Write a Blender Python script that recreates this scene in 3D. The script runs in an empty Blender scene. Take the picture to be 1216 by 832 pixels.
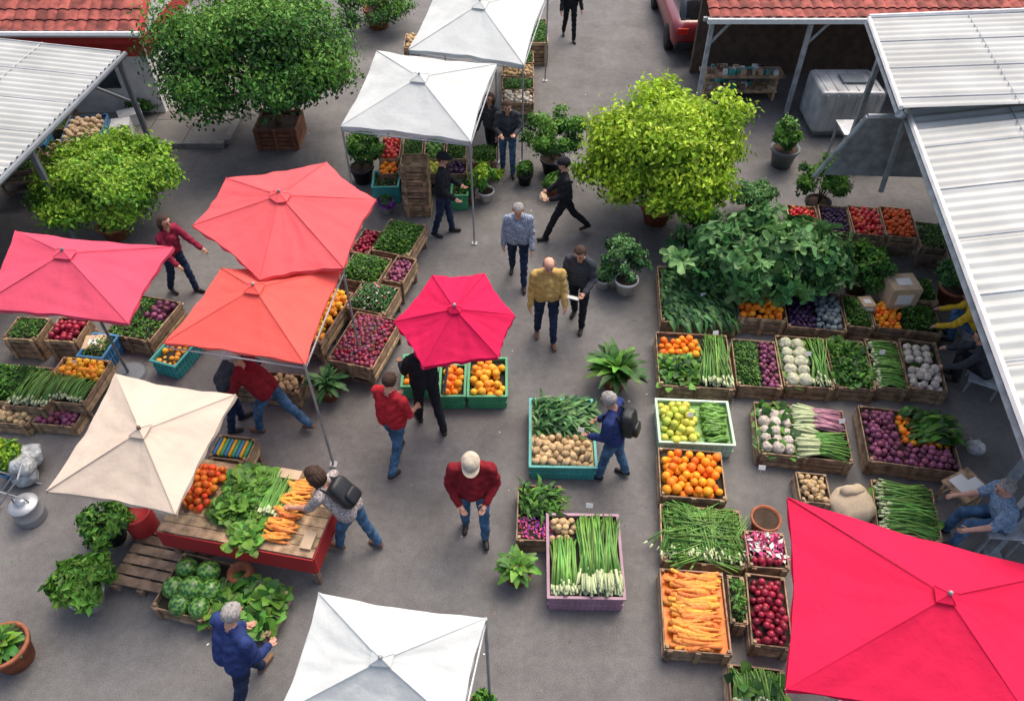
import bpy, math, random
import numpy as np
from math import radians, sin, cos, pi
R=random.Random(7); N=np.random.RandomState(7)
F=900.; TH=radians(46); H=8.8; cT=cos(TH); sT=sin(TH); KS=H/7.6
A3=lambda *a: np.array(a,float)
# photograph measurement -> world position on the horizontal plane z=h
def G(x,y,h=0.):
    a=(x-608)/F; b=(y-416)/F; t=(H-h)/(sT+b*cT)
    return A3(a*t,(cT-b*sT)*t,h)
def atY(x,y,Y):
    a=(x-608)/F; b=(y-416)/F; t=Y/(cT-b*sT)
    return A3(a*t,Y,H-(sT+b*cT)*t), t
# ---------------------------------------------------------------- polygon soups
def mk(v,faces,m=0):
    v=np.asarray(v,float); fl=np.array([i for f in faces for i in f],np.int64)
    c=np.array([len(f) for f in faces],np.int64)
    return (v,fl,c,np.full(len(c),m,np.int64))
def cat(L):
    L=[g for g in L if g is not None and len(g[0])]
    o=0; V=[];Fl=[];C=[];M_=[]
    for v,fl,c,m in L: V.append(v);Fl.append(fl+o);C.append(c);M_.append(m);o+=len(v)
    return (np.concatenate(V),np.concatenate(Fl),np.concatenate(C),np.concatenate(M_))
def inst(g,Ms,mo=None):
    v,fl,c,m=g; n=len(Ms); k=len(v)
    V=(np.einsum('nij,kj->nki',Ms[:,:3,:3],v)+Ms[:,None,:3,3]).reshape(-1,3)
    FL=(fl[None]+(np.arange(n)*k)[:,None]).reshape(-1)
    MM=np.tile(m,n) if mo is None else (m[None]+np.asarray(mo)[:,None]).reshape(-1)
    return (V,FL,np.tile(c,n),MM)
def setm(g,m): return (g[0],g[1],g[2],np.full(len(g[2]),m,np.int64))
def mv(g,x=0,y=0,z=0,rz=0,s=1.,rx=0,ry=0):
    v=g[0]*np.asarray(s); v=v@rot(rx,ry,rz).T+A3(x,y,z); return (v,)+g[1:]
def rot(rx,ry,rz):
    cx,sx,cy,sy,cz,sz=cos(rx),sin(rx),cos(ry),sin(ry),cos(rz),sin(rz)
    X=np.array([[1,0,0],[0,cx,-sx],[0,sx,cx]]);Y=np.array([[cy,0,sy],[0,1,0],[-sy,0,cy]]);Z=np.array([[cz,-sz,0],[sz,cz,0],[0,0,1]])
    return Z@Y@X
def nrm(a): return a/np.maximum(np.linalg.norm(a,axis=-1,keepdims=True),1e-9)
def basis(d,up,s,loc):
    d=nrm(np.asarray(d,float)); x=nrm(np.cross(d,up)); z=np.cross(x,d); n=len(d)
    M_=np.zeros((n,4,4)); s=np.asarray(s,float)
    if s.ndim<2: s=np.broadcast_to(np.reshape(s,(-1,1)),(n,3))
    M_[:,:3,0]=x*s[:,0:1];M_[:,:3,1]=d*s[:,1:2];M_[:,:3,2]=z*s[:,2:3];M_[:,:3,3]=loc;M_[:,3,3]=1
    return M_
def rnd(n): return nrm(N.normal(size=(n,3)))
def build(name,g,mats,smooth=True,parent=None,loc=None,rz=0):
    v,fl,c,m=g; me=bpy.data.meshes.new(name)
    me.vertices.add(len(v)); me.vertices.foreach_set('co',v.astype(np.float32).ravel())
    me.loops.add(len(fl)); me.loops.foreach_set('vertex_index',fl.astype(np.int32))
    me.polygons.add(len(c)); me.polygons.foreach_set('loop_start',np.concatenate([[0],np.cumsum(c)[:-1]]).astype(np.int32))
    for k in mats: me.materials.append(k)
    me.update(calc_edges=True)
    me.polygons.foreach_set('material_index',m.astype(np.int32))
    me.polygons.foreach_set('use_smooth',np.full(len(c),smooth)); me.validate(); me.update()
    o=bpy.data.objects.new(name,me); bpy.context.scene.collection.objects.link(o)
    if parent: o.parent=parent
    if loc is not None: o.location=loc
    o.rotation_euler[2]=rz
    return o
def empty(name,loc=(0,0,0),rz=0):
    e=bpy.data.objects.new(name,None); e.empty_display_size=.2; e.location=loc; e.rotation_euler[2]=rz
    bpy.context.scene.collection.objects.link(e); return e
def group(name,loc,rz,parts):
    e=empty(name,loc,rz)
    for p in parts: build(p[0],p[1],p[2],p[3] if len(p)>3 else False,e)
    return e
def box(cx,cy,cz,sx,sy,sz,m=0):
    v=[(cx+i*sx/2,cy+j*sy/2,cz+k*sz/2) for i in(-1,1) for j in(-1,1) for k in(-1,1)]
    return mk(v,[(0,1,3,2),(4,6,7,5),(0,4,5,1),(2,3,7,6),(0,2,6,4),(1,5,7,3)],m)
def tube(pts,rad,n=8,m=0,flat=None):
    pts=np.asarray(pts,float); k=len(pts); rad=np.broadcast_to(rad,(k,))
    T=nrm(np.gradient(pts,axis=0)); d=nrm(pts[-1]-pts[0]+1e-9)
    ref=A3(0,0,1) if abs(d[2])<.8 else A3(0,1,0)
    x=nrm(np.cross(T,ref)); y=np.cross(x,T); a=np.arange(n)*2*pi/n
    V=(pts[:,None]+rad[:,None,None]*(np.cos(a)[None,:,None]*x[:,None]+np.sin(a)[None,:,None]*y[:,None]*(flat or 1))).reshape(-1,3)
    f=[(i*n+j,i*n+(j+1)%n,(i+1)*n+(j+1)%n,(i+1)*n+j) for i in range(k-1) for j in range(n)]
    f+=[tuple(range(n-1,-1,-1)),tuple((k-1)*n+j for j in range(n))]
    return mk(V,f,m)
def bar(a,b,r,m=0,n=6): return tube([a,b],r,n,m)
def capsule(a,b,ra,rb,n=14):
    a=np.asarray(a,float);b=np.asarray(b,float); d=b-a; L=np.linalg.norm(d)
    d=d/L if L>1e-6 else A3(0,0,1)
    P=[];r=[]
    for q in (-80,-55,-28,0): P.append(a+d*ra*sin(radians(q))); r.append(ra*cos(radians(q)))
    for q in (1,28,55,80): P.append(b+d*rb*sin(radians(q))); r.append(rb*cos(radians(q)))
    return tube(P,r,n)
def sphere(n=12,k=8,m=0):
    P=[(0,0,-cos(pi*(i+.02)/(k+.04))) for i in range(k+1)]; r=[max(.02,sin(pi*i/k)) for i in range(k+1)]
    return tube(P,r,n,m)
def sq(sx,sy,sz,e=.35,n=28,m=0):
    g=sphere(n,n//2,m); v=nrm(g[0]); v=np.sign(v)*np.abs(v)**e; return (v*A3(sx,sy,sz)/2,)+g[1:]
def crumple(g,a=.03,f=14.):
    v=g[0]; ph=N.rand(3)*6; d=np.sin(v[:,[1,2,0]]*f+ph)+.6*np.sin(v[:,[2,0,1]]*f*2.3+ph*2)+.4*np.sin(v[:,[1,0,2]]*f*4.1-ph); return (v+a*d*.5,)+g[1:]
def gridf(nx,ny,fn,m=0):
    u,v=np.meshgrid(np.linspace(0,1,nx+1),np.linspace(0,1,ny+1),indexing='ij'); P=fn(u.ravel(),v.ravel())
    f=[(i*(ny+1)+j,(i+1)*(ny+1)+j,(i+1)*(ny+1)+j+1,i*(ny+1)+j+1) for i in range(nx) for j in range(ny)]
    return mk(P,f,m)
def lathe(prof,n=24,m=0):
    k=len(prof); a=np.arange(n)*2*pi/n
    V=np.array([(r*cos(t),r*sin(t),z) for r,z in prof for t in a])
    return mk(V,[(i*n+j,i*n+(j+1)%n,(i+1)*n+(j+1)%n,(i+1)*n+j) for i in range(k-1) for j in range(n)],m)
# ---------------------------------------------------------------- materials
def M(name,col,rough=.6,var=.2,ns=6,bump=0.,bs=80,isl=.15,hue=.0,spec=.3,metal=0,trans=0,col2=None,dist=.01,wave=None):
    m=bpy.data.materials.new(name); m.use_nodes=True; nt=m.node_tree; nd=nt.nodes; L=nt.links
    b=nd['Principled BSDF']; b.inputs['Roughness'].default_value=rough; b.inputs['Metallic'].default_value=metal
    b.inputs['Specular IOR Level'].default_value=spec
    tc=nd.new('ShaderNodeTexCoord'); no=nd.new('ShaderNodeTexNoise'); no.inputs['Scale'].default_value=ns; no.inputs['Detail'].default_value=5
    L.new(tc.outputs['Object'],no.inputs['Vector'])
    rp=nd.new('ShaderNodeMapRange'); rp.inputs[1].default_value=.35; rp.inputs[2].default_value=.65
    L.new(no.outputs['Fac'],rp.inputs[0])
    mx=nd.new('ShaderNodeMix'); mx.data_type='RGBA'
    c2=col2 if col2 else tuple(c*(1-2*var) for c in col)
    mx.inputs[6].default_value=(*c2,1); mx.inputs[7].default_value=(*col,1); L.new(rp.outputs[0],mx.inputs[0])
    ge=nd.new('ShaderNodeNewGeometry'); hs=nd.new('ShaderNodeHueSaturation')
    a=nd.new('ShaderNodeMapRange'); a.inputs[3].default_value=1-isl; a.inputs[4].default_value=1+isl; L.new(ge.outputs['Random Per Island'],a.inputs[0]); L.new(a.outputs[0],hs.inputs['Value'])
    h=nd.new('ShaderNodeMapRange'); h.inputs[3].default_value=.5-hue; h.inputs[4].default_value=.5+hue
    ml=nd.new('ShaderNodeMath'); ml.operation='MULTIPLY'; ml.inputs[1].default_value=7.31; fr=nd.new('ShaderNodeMath'); fr.operation='FRACT'
    L.new(ge.outputs['Random Per Island'],ml.inputs[0]); L.new(ml.outputs[0],fr.inputs[0]); L.new(fr.outputs[0],h.inputs[0]); L.new(h.outputs[0],hs.inputs['Hue'])
    L.new(mx.outputs[2],hs.inputs['Color']); L.new(hs.outputs[0],b.inputs['Base Color'])
    if bump:
        n2=nd.new('ShaderNodeTexNoise'); n2.inputs['Scale'].default_value=bs; n2.inputs['Detail'].default_value=4; L.new(tc.outputs['Object'],n2.inputs['Vector'])
        bp=nd.new('ShaderNodeBump'); bp.inputs['Strength'].default_value=bump; bp.inputs['Distance'].default_value=dist
        L.new(n2.outputs['Fac'],bp.inputs['Height']); L.new(bp.outputs[0],b.inputs['Normal'])
    if trans:
        t=nd.new('ShaderNodeBsdfTranslucent'); L.new(hs.outputs[0],t.inputs[0]); s=nd.new('ShaderNodeMixShader'); s.inputs[0].default_value=trans
        L.new(b.outputs[0],s.inputs[1]); L.new(t.outputs[0],s.inputs[2]); L.new(s.outputs[0],nd['Material Output'].inputs[0])
    return m
def leafm(n,c): return M(n,c,.5,.15,12,isl=.42,hue=.018,trans=.3,spec=.35)
wood=M('crate_wood',(.44,.3,.18),.75,.3,9,.4,60,isl=.4,hue=.01)
woodd=M('weathered_wood',(.25,.175,.12),.8,.25,9,.4,60,isl=.4)
dark=M('shade_fill',(.03,.025,.018),.9)  # near-black standing in for the shade in gaps under the produce
soil=M('soil',(.07,.045,.03),.95,bump=.6)
steel=M('galvanised_steel',(.42,.44,.46),.45,.15,3,metal=.5)
dsteel=M('painted_steel_grey',(.16,.18,.2),.5,.1)
white=M('white_paint',(.66,.65,.63),.6,.1,4)
terra=M('terracotta',(.38,.13,.065),.75,.2,8,.2)
blackp=M('black_plastic',(.02,.022,.025),.45)
whitep=M('white_plastic',(.66,.66,.64),.4,.05)
redp=M('red_plastic',(.44,.035,.035),.4,.1)
teal=M('teal_plastic',(.06,.35,.32),.4,.1)
greenp=M('green_plastic',(.07,.33,.15),.4,.1)
lgreenp=M('pale_green_plastic',(.43,.58,.43),.4,.08)
bluep=M('blue_plastic',(.06,.2,.38),.4,.1)
purplep=M('mauve_plastic',(.34,.2,.26),.45,.1)
card=M('cardboard',(.5,.37,.24),.8,.1)
paper=M('paper_card',(.72,.71,.67),.7,.03)
orange=M('orange_fruit',(.88,.27,.018),.45,.12,40,.2,300,isl=.18,hue=.022,dist=.002)
yelor=M('yellow_orange_fruit',(.88,.4,.035),.45,.12,40,isl=.15,hue=.022)
tomato=M('tomato_skin',(.58,.04,.02),.3,.1,30,isl=.25,hue=.02,spec=.5)
plum=M('plum_skin',(.045,.02,.06),.4,isl=.5)
onion=M('red_onion_skin',(.25,.07,.13),.4,.25,50,isl=.5,hue=.025)
beet=M('radish_skin',(.3,.015,.04),.35,.25,40,isl=.45,spec=.4)
potato=M('potato_skin',(.56,.4,.21),.75,.18,30,.3,isl=.25)
applem=M('yellow_pear_skin',(.62,.64,.09),.4,.15,30,isl=.15,hue=.035)
cuke=M('cucumber_skin',(.14,.32,.05),.4,.28,30,isl=.35)
carrotm=M('carrot_skin',(.84,.32,.06),.55,.18,40,.4,90,isl=.22,hue=.02)
cream=M('cauliflower_curd',(.66,.66,.47),.8,.15,40,.9,90,isl=.1,dist=.02)
garlic=M('garlic_skin',(.6,.53,.44),.6,.18,30,isl=.2)
stalkw=M('stalk_white',(.5,.57,.32),.5,.12,isl=.2)
stalkp=M('stalk_pink',(.5,.24,.31),.5,.2,isl=.3)
stalkg=M('stalk_green',(.14,.31,.06),.5,.2,isl=.5,hue=.022)
mel1=M('watermelon_rind_light',(.15,.31,.06),.35,.2,30,isl=.0,spec=.5); mel2=M('watermelon_rind_dark',(.022,.1,.02),.35,.1,30,isl=.0,spec=.5)
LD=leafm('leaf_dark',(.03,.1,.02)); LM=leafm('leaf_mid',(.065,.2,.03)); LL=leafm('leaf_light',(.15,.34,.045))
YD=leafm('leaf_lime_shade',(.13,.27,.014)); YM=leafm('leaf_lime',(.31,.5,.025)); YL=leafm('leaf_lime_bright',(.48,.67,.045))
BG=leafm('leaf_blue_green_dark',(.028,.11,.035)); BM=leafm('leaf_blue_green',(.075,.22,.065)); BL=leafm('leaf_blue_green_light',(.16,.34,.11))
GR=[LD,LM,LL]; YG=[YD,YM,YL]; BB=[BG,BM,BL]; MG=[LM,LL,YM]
pinkfl=M('pink_petals',(.72,.1,.27),.6,isl=.4,hue=.02,trans=.2)
purpfl=M('purple_petals',(.28,.06,.4),.6,isl=.4,trans=.2)
bark=M('bark',(.12,.08,.05),.9,.2,12,.8,30)
# ---------------------------------------------------------------- leaves
leaf=mk([(0,0,0),(.27,.45,.09),(0,1,-.1),(-.27,.45,.09)],[(0,1,2),(0,2,3)])
def wideleaf(w=.45,bend=.35,seg=4):
    V=[];f=[]
    for i in range(seg+1):
        t=i/seg; ww=w*sin(pi*min(.97,.12+t*.85))**.8; y=t*(1-.2*bend*t); z=bend*(t-1.6*t*t)
        V+=[(-ww,y,z+.12*ww*(1+.4*sin(9*t))),(0,y,z),(ww,y,z+.12*ww*(1+.4*cos(8*t)))]
    for i in range(seg):
        a=3*i; f+=[(a,a+1,a+4,a+3),(a+1,a+2,a+5,a+4)]
    return mk(V,f)
def lobed():
    V=[(0,.3,0)]; n=20
    for i in range(n+1):
        a=radians(-160+320*i/n); l=abs(cos(2.5*a*.9)); r=.26+.38*l+(.12 if abs(a)<.5 else 0); V.append((r*sin(a),.3+r*cos(a),.14*(1-l)-.28*r*r+.04*sin(5*a)))
    return mk(V,[(0,i+2,i+1) for i in range(n)])
wleaf=wideleaf(); blade=wideleaf(.1,.75,5); blade2=wideleaf(.14,.5,5); hosta=wideleaf(.22,.6,5); vleaf=lobed()
def foliage(c,rad,n,size,clumps=26,lf=leaf,rag=.0,tilt=.45):
    rad=np.asarray(rad,float); d=rnd(clumps); d[:,2]=np.abs(d[:,2])*1.1-.35; d=nrm(d)
    rr=N.uniform(.35,1,(clumps,1))**.6; cs=N.uniform(.11,.32,clumps)
    cc=d*rr*(1-cs[:,None]*.75)*(1+rag*N.uniform(-.6,1,(clumps,1)))
    tone=np.clip(np.round(1+cc[:,2]*1.0+N.normal(size=clumps)*.65),0,2).astype(int)  # higher clumps get lighter leaf colour, as if lit from above
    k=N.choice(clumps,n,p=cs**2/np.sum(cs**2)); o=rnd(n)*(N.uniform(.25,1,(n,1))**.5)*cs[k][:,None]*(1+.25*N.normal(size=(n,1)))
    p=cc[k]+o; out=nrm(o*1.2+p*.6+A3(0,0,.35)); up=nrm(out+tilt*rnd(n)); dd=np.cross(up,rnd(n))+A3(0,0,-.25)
    t=np.clip(tone[k]+(o[:,2]>cs[k]*.45)*1-(o[:,2]<-cs[k]*.3)*1,0,2)  # clump tops lighter, undersides darker: overhead light and shade put into leaf colour
    s=size*N.uniform(.6,1.35,n)
    return inst(lf,basis(dd,up,s,p*rad+np.asarray(c)),t)
def rosette(n,L,zr=(.35,1.25),lf=blade,c=(0,0,0),r0=.03):
    az=N.uniform(0,2*pi,n); el=N.uniform(zr[0],zr[1],n); d=np.stack([np.cos(az)*np.cos(el),np.sin(az)*np.cos(el),np.sin(el)],1)
    up=np.stack([-np.cos(az)*np.sin(el),-np.sin(az)*np.sin(el),np.cos(el)],1)
    loc=np.stack([np.cos(az)*r0,np.sin(az)*r0,0*az],1)+np.asarray(c)
    return inst(lf,basis(d,up,L*N.uniform(.65,1.15,n),loc),N.randint(0,3,n))
def potgeo(r,h):
    return lathe([(0,.01),(r*.72,.0),(r*.98,h*.85),(r*1.08,h*.85),(r*1.1,h),(r*.96,h),(r*.94,h*.88),(0,h*.88)],20)
def crown(bx,by,cx,cy,hw,hh):
    B=G(bx,by); C,t=atY(cx,cy,B[1]); rx=hw*t/F
    dl=math.atan2(H-C[2],C[1]); e=(hh*t/F)**2-(rx*.92*sin(dl))**2
    rz=math.sqrt(max(e,(.5*rx*cos(dl))**2))/cos(dl); rz=min(rz,rx*1.15,max(C[2]-.1,.5*rx)) if C[2]>.4 else min(rz,rx)
    return B,C,rx,rz
def tree(name,b,c,hw,hh,n,size,mats,planter=None,clumps=60,tr=.09):
    B,C,rx,rz=crown(*b,*c,hw,hh); C=C-B; parts=[]
    lv=foliage(C,(rx*.95,rx*.9,rz),n,size,clumps,rag=.2,tilt=.7)
    T=[tube([(0,0,0),(.02,.01,C[2]*.3),(C[0]*.4-.02,C[1]*.4,C[2]*.65),(C[0],C[1],C[2]+rz*.5)],[tr,tr*.8,tr*.62,tr*.2],9)]
    for i in range(11):
        a=i*2.4; e=R.uniform(.5,.85); q=C+A3(cos(a)*rx*e,sin(a)*rx*e,rz*R.uniform(-.2,.6)); s=A3(C[0]*.3,0,C[2]*R.uniform(.35,.75))
        T.append(tube([s,(s+q)/2+A3(0,0,.08),q],[tr*.45,tr*.28,tr*.1],6))
    parts=[('crown',lv,mats),('trunk_and_limbs',cat(T),[bark],True)]
    if planter: parts+=planter
    return group(name,B,0,parts)
def plant(name,b,c,hw,hh,pr,pm,kind='bush',mats=GR,n=None,size=.07,ph=None):
    pr*=1.15
    B,C,rx,rz=crown(*b,*c,hw,hh); C=C-B; ph=ph or pr*1.5
    C[1]=0; C[0]=max(-pr*.4,min(pr*.4,C[0])); C[2]=min(max(C[2],ph+.3*rz),ph+.85*rz)
    if kind=='bush':
        g=foliage(C,(rx,rx*.95,rz),int((n or 900+5200*rx*rx)*1.3),size*1.15,26,rag=.2,tilt=.7)
        st=[tube([(0,0,ph*.8),(R.uniform(-.5,.5)*rx,R.uniform(-.5,.5)*rx,C[2]+rz*.3)],[.012,.005],5) for _ in range(9)]
    else:
        L=rx*1.1; lf=dict(blade=blade2,hosta=hosta)[kind]; g=cat([rosette(60,L,(.25,1.3),lf,(0,0,ph*.9)),rosette(34,L*.7,(.8,1.5),lf,(0,0,ph))]); st=[tube([(0,0,ph*.8),(0,0,ph+.05)],.02,6)]
    return group(name,B,R.uniform(0,6),[('foliage',g,mats),('stems',cat(st),[bark]),('pot',potgeo(pr,ph),[pm],True),('soil',lathe([(0,ph*.9),(pr*.93,ph*.9)],16),[soil])])
# ---------------------------------------------------------------- produce
def mound(x,y,w,d,h): return h*np.clip((1-(2*x/w)**4),0,1)*np.clip((1-(2*y/d)**4),0,1)
def heap(w,d,r,h=.05,m=0,el=(1,1,1),seg=12,cx=0,cy=0,layers=2):
    L=[]; s=sphere(seg,seg*2//3)
    for l in range(layers):
        sp=2*r*(.98+.12*l); xs=np.arange(-w/2+r,w/2-r*.8,sp); ys=np.arange(-d/2+r,d/2-r*.8,sp*.88)
        if len(xs)==0 or len(ys)==0: continue
        X,Y=np.meshgrid(xs,ys); X=X+((np.arange(len(ys))%2)*sp/2)[:,None]; X=X.ravel()+N.normal(size=X.size)*r*.25; Y=Y.ravel()+N.normal(size=Y.size)*r*.25
        k=(X<w/2-r*.5)&((N.rand(X.size)<.72) if l else True); X=X[k];Y=Y[k]
        Z=mound(X,Y,w,d,h)+l*r*1.15-r*.4+N.normal(size=len(X))*r*.12; n=len(X); up=rnd(n) if el!=(1,1,1) else np.tile(A3(0,0,1),(n,1))+.3*rnd(n)
        L.append(inst(s,basis(rnd(n),up,r*N.uniform(.84,1.14,(n,1))*np.asarray(el)*N.uniform(.93,1.06,(n,3)),np.stack([X+cx,Y+cy,Z],1)),np.full(n,m)))
    return cat(L)
def stalks(w,d,axis=1,n=70,r=.011,h=.08,m=(0,1),cx=0,cy=0,wf=.3,Lf=.95,taper=.5,ang=.12):
    L_=(d if axis else w)*Lf; ts=np.linspace(0,1,6); P=[(0,(t-.5)*60,2*sin(pi*t)) for t in ts]; rr=[1,1,.95,.9,.85,.8]
    k=max(1,int(round(5*wf))); P=np.array(P)
    if wf<.2: P[1]=P[0]*.55+P[1]*.45
    g=cat([tube(P[:k+1],rr[:k+1],6,m[1]),tube(P[k:],np.linspace(rr[k],taper,6-k),6,m[0])])
    o=(w if axis else d); p=N.uniform(-.5,.5,n)*(o-2*r*1.5); q=N.normal(size=n)*L_*.03
    x,y=(p,q) if axis else (q,p); z=N.uniform(0,1,n)*h*(1-(2*p/o)**2*.7)+r
    az=N.normal(size=n)*ang; d_=np.stack([np.sin(az),np.cos(az),N.normal(size=n)*.04],1) if axis else np.stack([np.cos(az),np.sin(az),N.normal(size=n)*.04],1)
    S=np.stack([r*N.uniform(.75,1.25,n),L_/60*N.uniform(.8,1.05,n),np.full(n,r)],1)
    return inst(g,basis(d_,np.tile(A3(0,0,1),(n,1)),S,np.stack([x+cx,y+cy,z],1)))
def greens(w,d,n=170,size=.13,h=.1,cx=0,cy=0,lf=wleaf,m=0,flow=None):
    x=N.uniform(-.48,.48,n)*w; y=N.uniform(-.48,.48,n)*d; z=mound(x,y,w,d,h)*N.uniform(.5,1.1,n)
    dd=rnd(n); dd[:,2]=np.abs(dd[:,2])*.5+.05; dd[:,0]+=.7*x/w; dd[:,1]+=.7*y/d
    if flow is not None: dd=dd*.45+np.asarray(flow)
    up=nrm(A3(0,0,1)+.6*rnd(n)); return inst(lf,basis(dd,up,size*N.uniform(.6,1.25,n),np.stack([x+cx,y+cy,z],1)),m+N.randint(0,3,n))
def carrots(w,d,n,L=.4,r=.026,m=0,axis=0,h=.1,cx=0,cy=0):
    g=tube([(0,-30,0),(0,-28,0),(.3,-10,0),(0,15,0),(-.5,30,0)],[.45,1,.9,.55,.08],8,m)
    x=N.uniform(-.5,.5,n)*max(w-(L if axis==0 else 2*r),.02); y=N.uniform(-.5,.5,n)*max(d-(L if axis else 2*r),.02); z=mound(x,y,w*1.2,d*1.2,h)*N.uniform(.3,1.,n)
    a=N.normal(size=n)*.22; sg=np.where(N.rand(n)<.7,1,-1); d_=np.stack([np.cos(a)*sg,np.sin(a),N.normal(size=n)*.06],1)
    if axis: d_=d_[:,[1,0,2]]
    s=N.uniform(.7,1.2,n); S=np.stack([r*s,L/60*N.uniform(.65,1.1,n),r*s],1)
    return inst(g,basis(d_,np.tile(A3(0,0,1),(n,1)),S,np.stack([x+cx,y+cy,z],1)))
def curd(r,m=0):
    g=sphere(26,18,m); v=nrm(g[0]); k=rnd(34); dd=np.max(v@k.T,axis=1); v=v*(.82+.26*np.clip((dd-.82)*5.5,0,1)[:,None]); return (v*r,)+g[1:]
def caulis(w,d,r,m,lm,cx=0,cy=0,h=.05):
    L=[]
    for x in np.arange(-w/2+r,w/2-r*.6,2*r*.95):
        for y in np.arange(-d/2+r,d/2-r*.6,2*r*.95):
            L.append(mv(curd(r*R.uniform(.85,1.1),m),x+cx,y+cy,h*R.uniform(.6,1.2),rz=R.random()*6)); gg=rosette(8,r*1.9,(.1,.6),wleaf,(x+cx,y+cy,-.02)); L.append((gg[0],gg[1],gg[2],gg[3]+lm))
    return cat(L)
def crategeo(w,d,top,bot=0.,t=.016,style='wood',m=0):
    L=[]; h=top-bot
    if style=='wood':
        k=max(2,int(round(h/.1))); sh=h/k
        for i in range(k):
            z=bot+sh*(i+.5); q=sh*.8; j=R.uniform(-.006,.006)
            L+=[mv(box(0,0,0,w+2*t,t,q,m),0,-d/2-t/2+j,z,ry=R.uniform(-.012,.012)),box(0,d/2+t/2+j,z,w+2*t,t,q,m),box(-w/2-t/2+j,0,z,t,d-.004,q,m),box(w/2+t/2+j,0,z,t,d-.004,q,m)]
        for sx in(-1,1):
            for sy in(-1,1): L.append(box(sx*(w/2-.02),sy*(d/2-.02),bot+h/2+.006,.036,.036,h+.01,m))
        for sx in ((-1,0,1) if w>.7 else (-1,1)):
            L.append(box(sx*(w/2-.05),-d/2-t*1.5-.008,bot+h/2,.06,t,h*.97,m))
    else:
        L+=[box(0,-d/2,bot+h/2,w,.012,h*.96,m),box(0,d/2,bot+h/2,w,.012,h*.96,m),box(-w/2,0,bot+h/2,.012,d-.03,h*.96,m),box(w/2,0,bot+h/2,.012,d-.03,h*.96,m)]
        for sy in(-1,1): L+=[box(0,sy*(d/2+.008),top-.012,w+.06,.034,.03,m),box(0,sy*(d/2+.008),bot+h*.5,w+.04,.02,.02,m)]
        for sx in(-1,1): L+=[box(sx*(w/2+.014),0,top-.0125,.034,d-.02,.03,m),box(sx*(w/2+.011),0,bot+h*.5,.02,d-.03,.02,m)]
        for i in range(int(w/.07)): L.append(box(-w/2+.035+i*.07,-d/2-.012,bot+h*.47,.014,.014,h*.86,m))
        for i in range(int(d/.07)):
            for sx in(-1,1): L.append(box(sx*(w/2+.012),-d/2+.035+i*.07,bot+h*.47,.014,.014,h*.86,m))
    L.append(box(0,0,bot+.02,w-.03,d-.03,.02,m)); return cat(L)
def Crate(name,x0,y0,x1,y1,fn,mats,top=.3,bot=0.,style='wood',cm=None,yaw=None,legs=False,fillz=.06,dep=1.,under=dark):
    xm=(x0+x1)/2; ym=(y0+y1)/2; C=G(xm,ym,top); w=abs((G(x1,ym,top)-G(x0,ym,top))[0]); v=G(xm,y0,top)-G(xm,y1,top); d=abs(v[1])*dep
    if yaw is None: yaw=-math.atan2(v[0],v[1])*.5+radians(R.uniform(-1.8,1.8))
    else: yaw=radians(yaw)
    d=max(d-.035,.1); w=max(w-.04,.1)
    g=fn(w-.03,d-.03); z=top-fillz; g=(g[0]+A3(0,0,z),)+g[1:]
    cr=crategeo(w,d,top,bot,style=style)
    parts=[('crate',cr,[cm or wood]),('fill_layer',box(0,0,(bot+z)/2+.01,w-.02,d-.02,max(z-bot-.03,.02)),[under]),('produce',g,mats,True)]  # fill slab blocks the view between produce; default colour paints the gaps shaded
    if bot>.1 or legs:
        L=[box(sx*(w/2-.03),sy*(d/2-.03),bot/2-.003,.05,.05,bot-.006) for sx in(-1,1) for sy in(-1,1)]+[box(0,sy*(d/2-.03),bot*.4,w-.12,.02,.07) for sy in(-1,1)]
        parts.append(('stand',cat(L),[woodd]))
    return group(name,(C[0],C[1],0),yaw,parts)
# ---------------------------------------------------------------- world, camera
sc=bpy.context.scene
w=bpy.data.worlds.new('World'); sc.world=w; w.use_nodes=True; nt=w.node_tree; bg=nt.nodes['Background']
sky=nt.nodes.new('ShaderNodeTexSky'); sky.sky_type='NISHITA'; sky.sun_disc=False
EL=radians(62); AZ=radians(30)
sky.sun_elevation=EL; sky.sun_rotation=AZ; sky.dust_density=6; sky.air_density=.9; sky.ozone_density=.3
nt.links.new(sky.outputs[0],bg.inputs[0]); bg.inputs[1].default_value=.29
sd=bpy.data.lights.new('sun','SUN'); sd.energy=1.45; sd.angle=radians(50); sd.color=(1,.94,.86)
so=bpy.data.objects.new('sun',sd); sc.collection.objects.link(so)
from mathutils import Vector
dirv=Vector((sin(AZ)*cos(EL),cos(AZ)*cos(EL),sin(EL))); so.rotation_euler=dirv.to_track_quat('Z','Y').to_euler(); so.location=dirv*30
cd=bpy.data.cameras.new('camera'); cd.lens=36*F/1216; cd.sensor_width=36; cd.clip_end=500
co=bpy.data.objects.new('camera',cd); sc.collection.objects.link(co); co.location=(0,0,H); co.rotation_euler=(radians(90)-TH,0,0); sc.camera=co
sc.view_settings.view_transform='Standard'; sc.view_settings.look='None'; sc.view_settings.exposure=0
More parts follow.
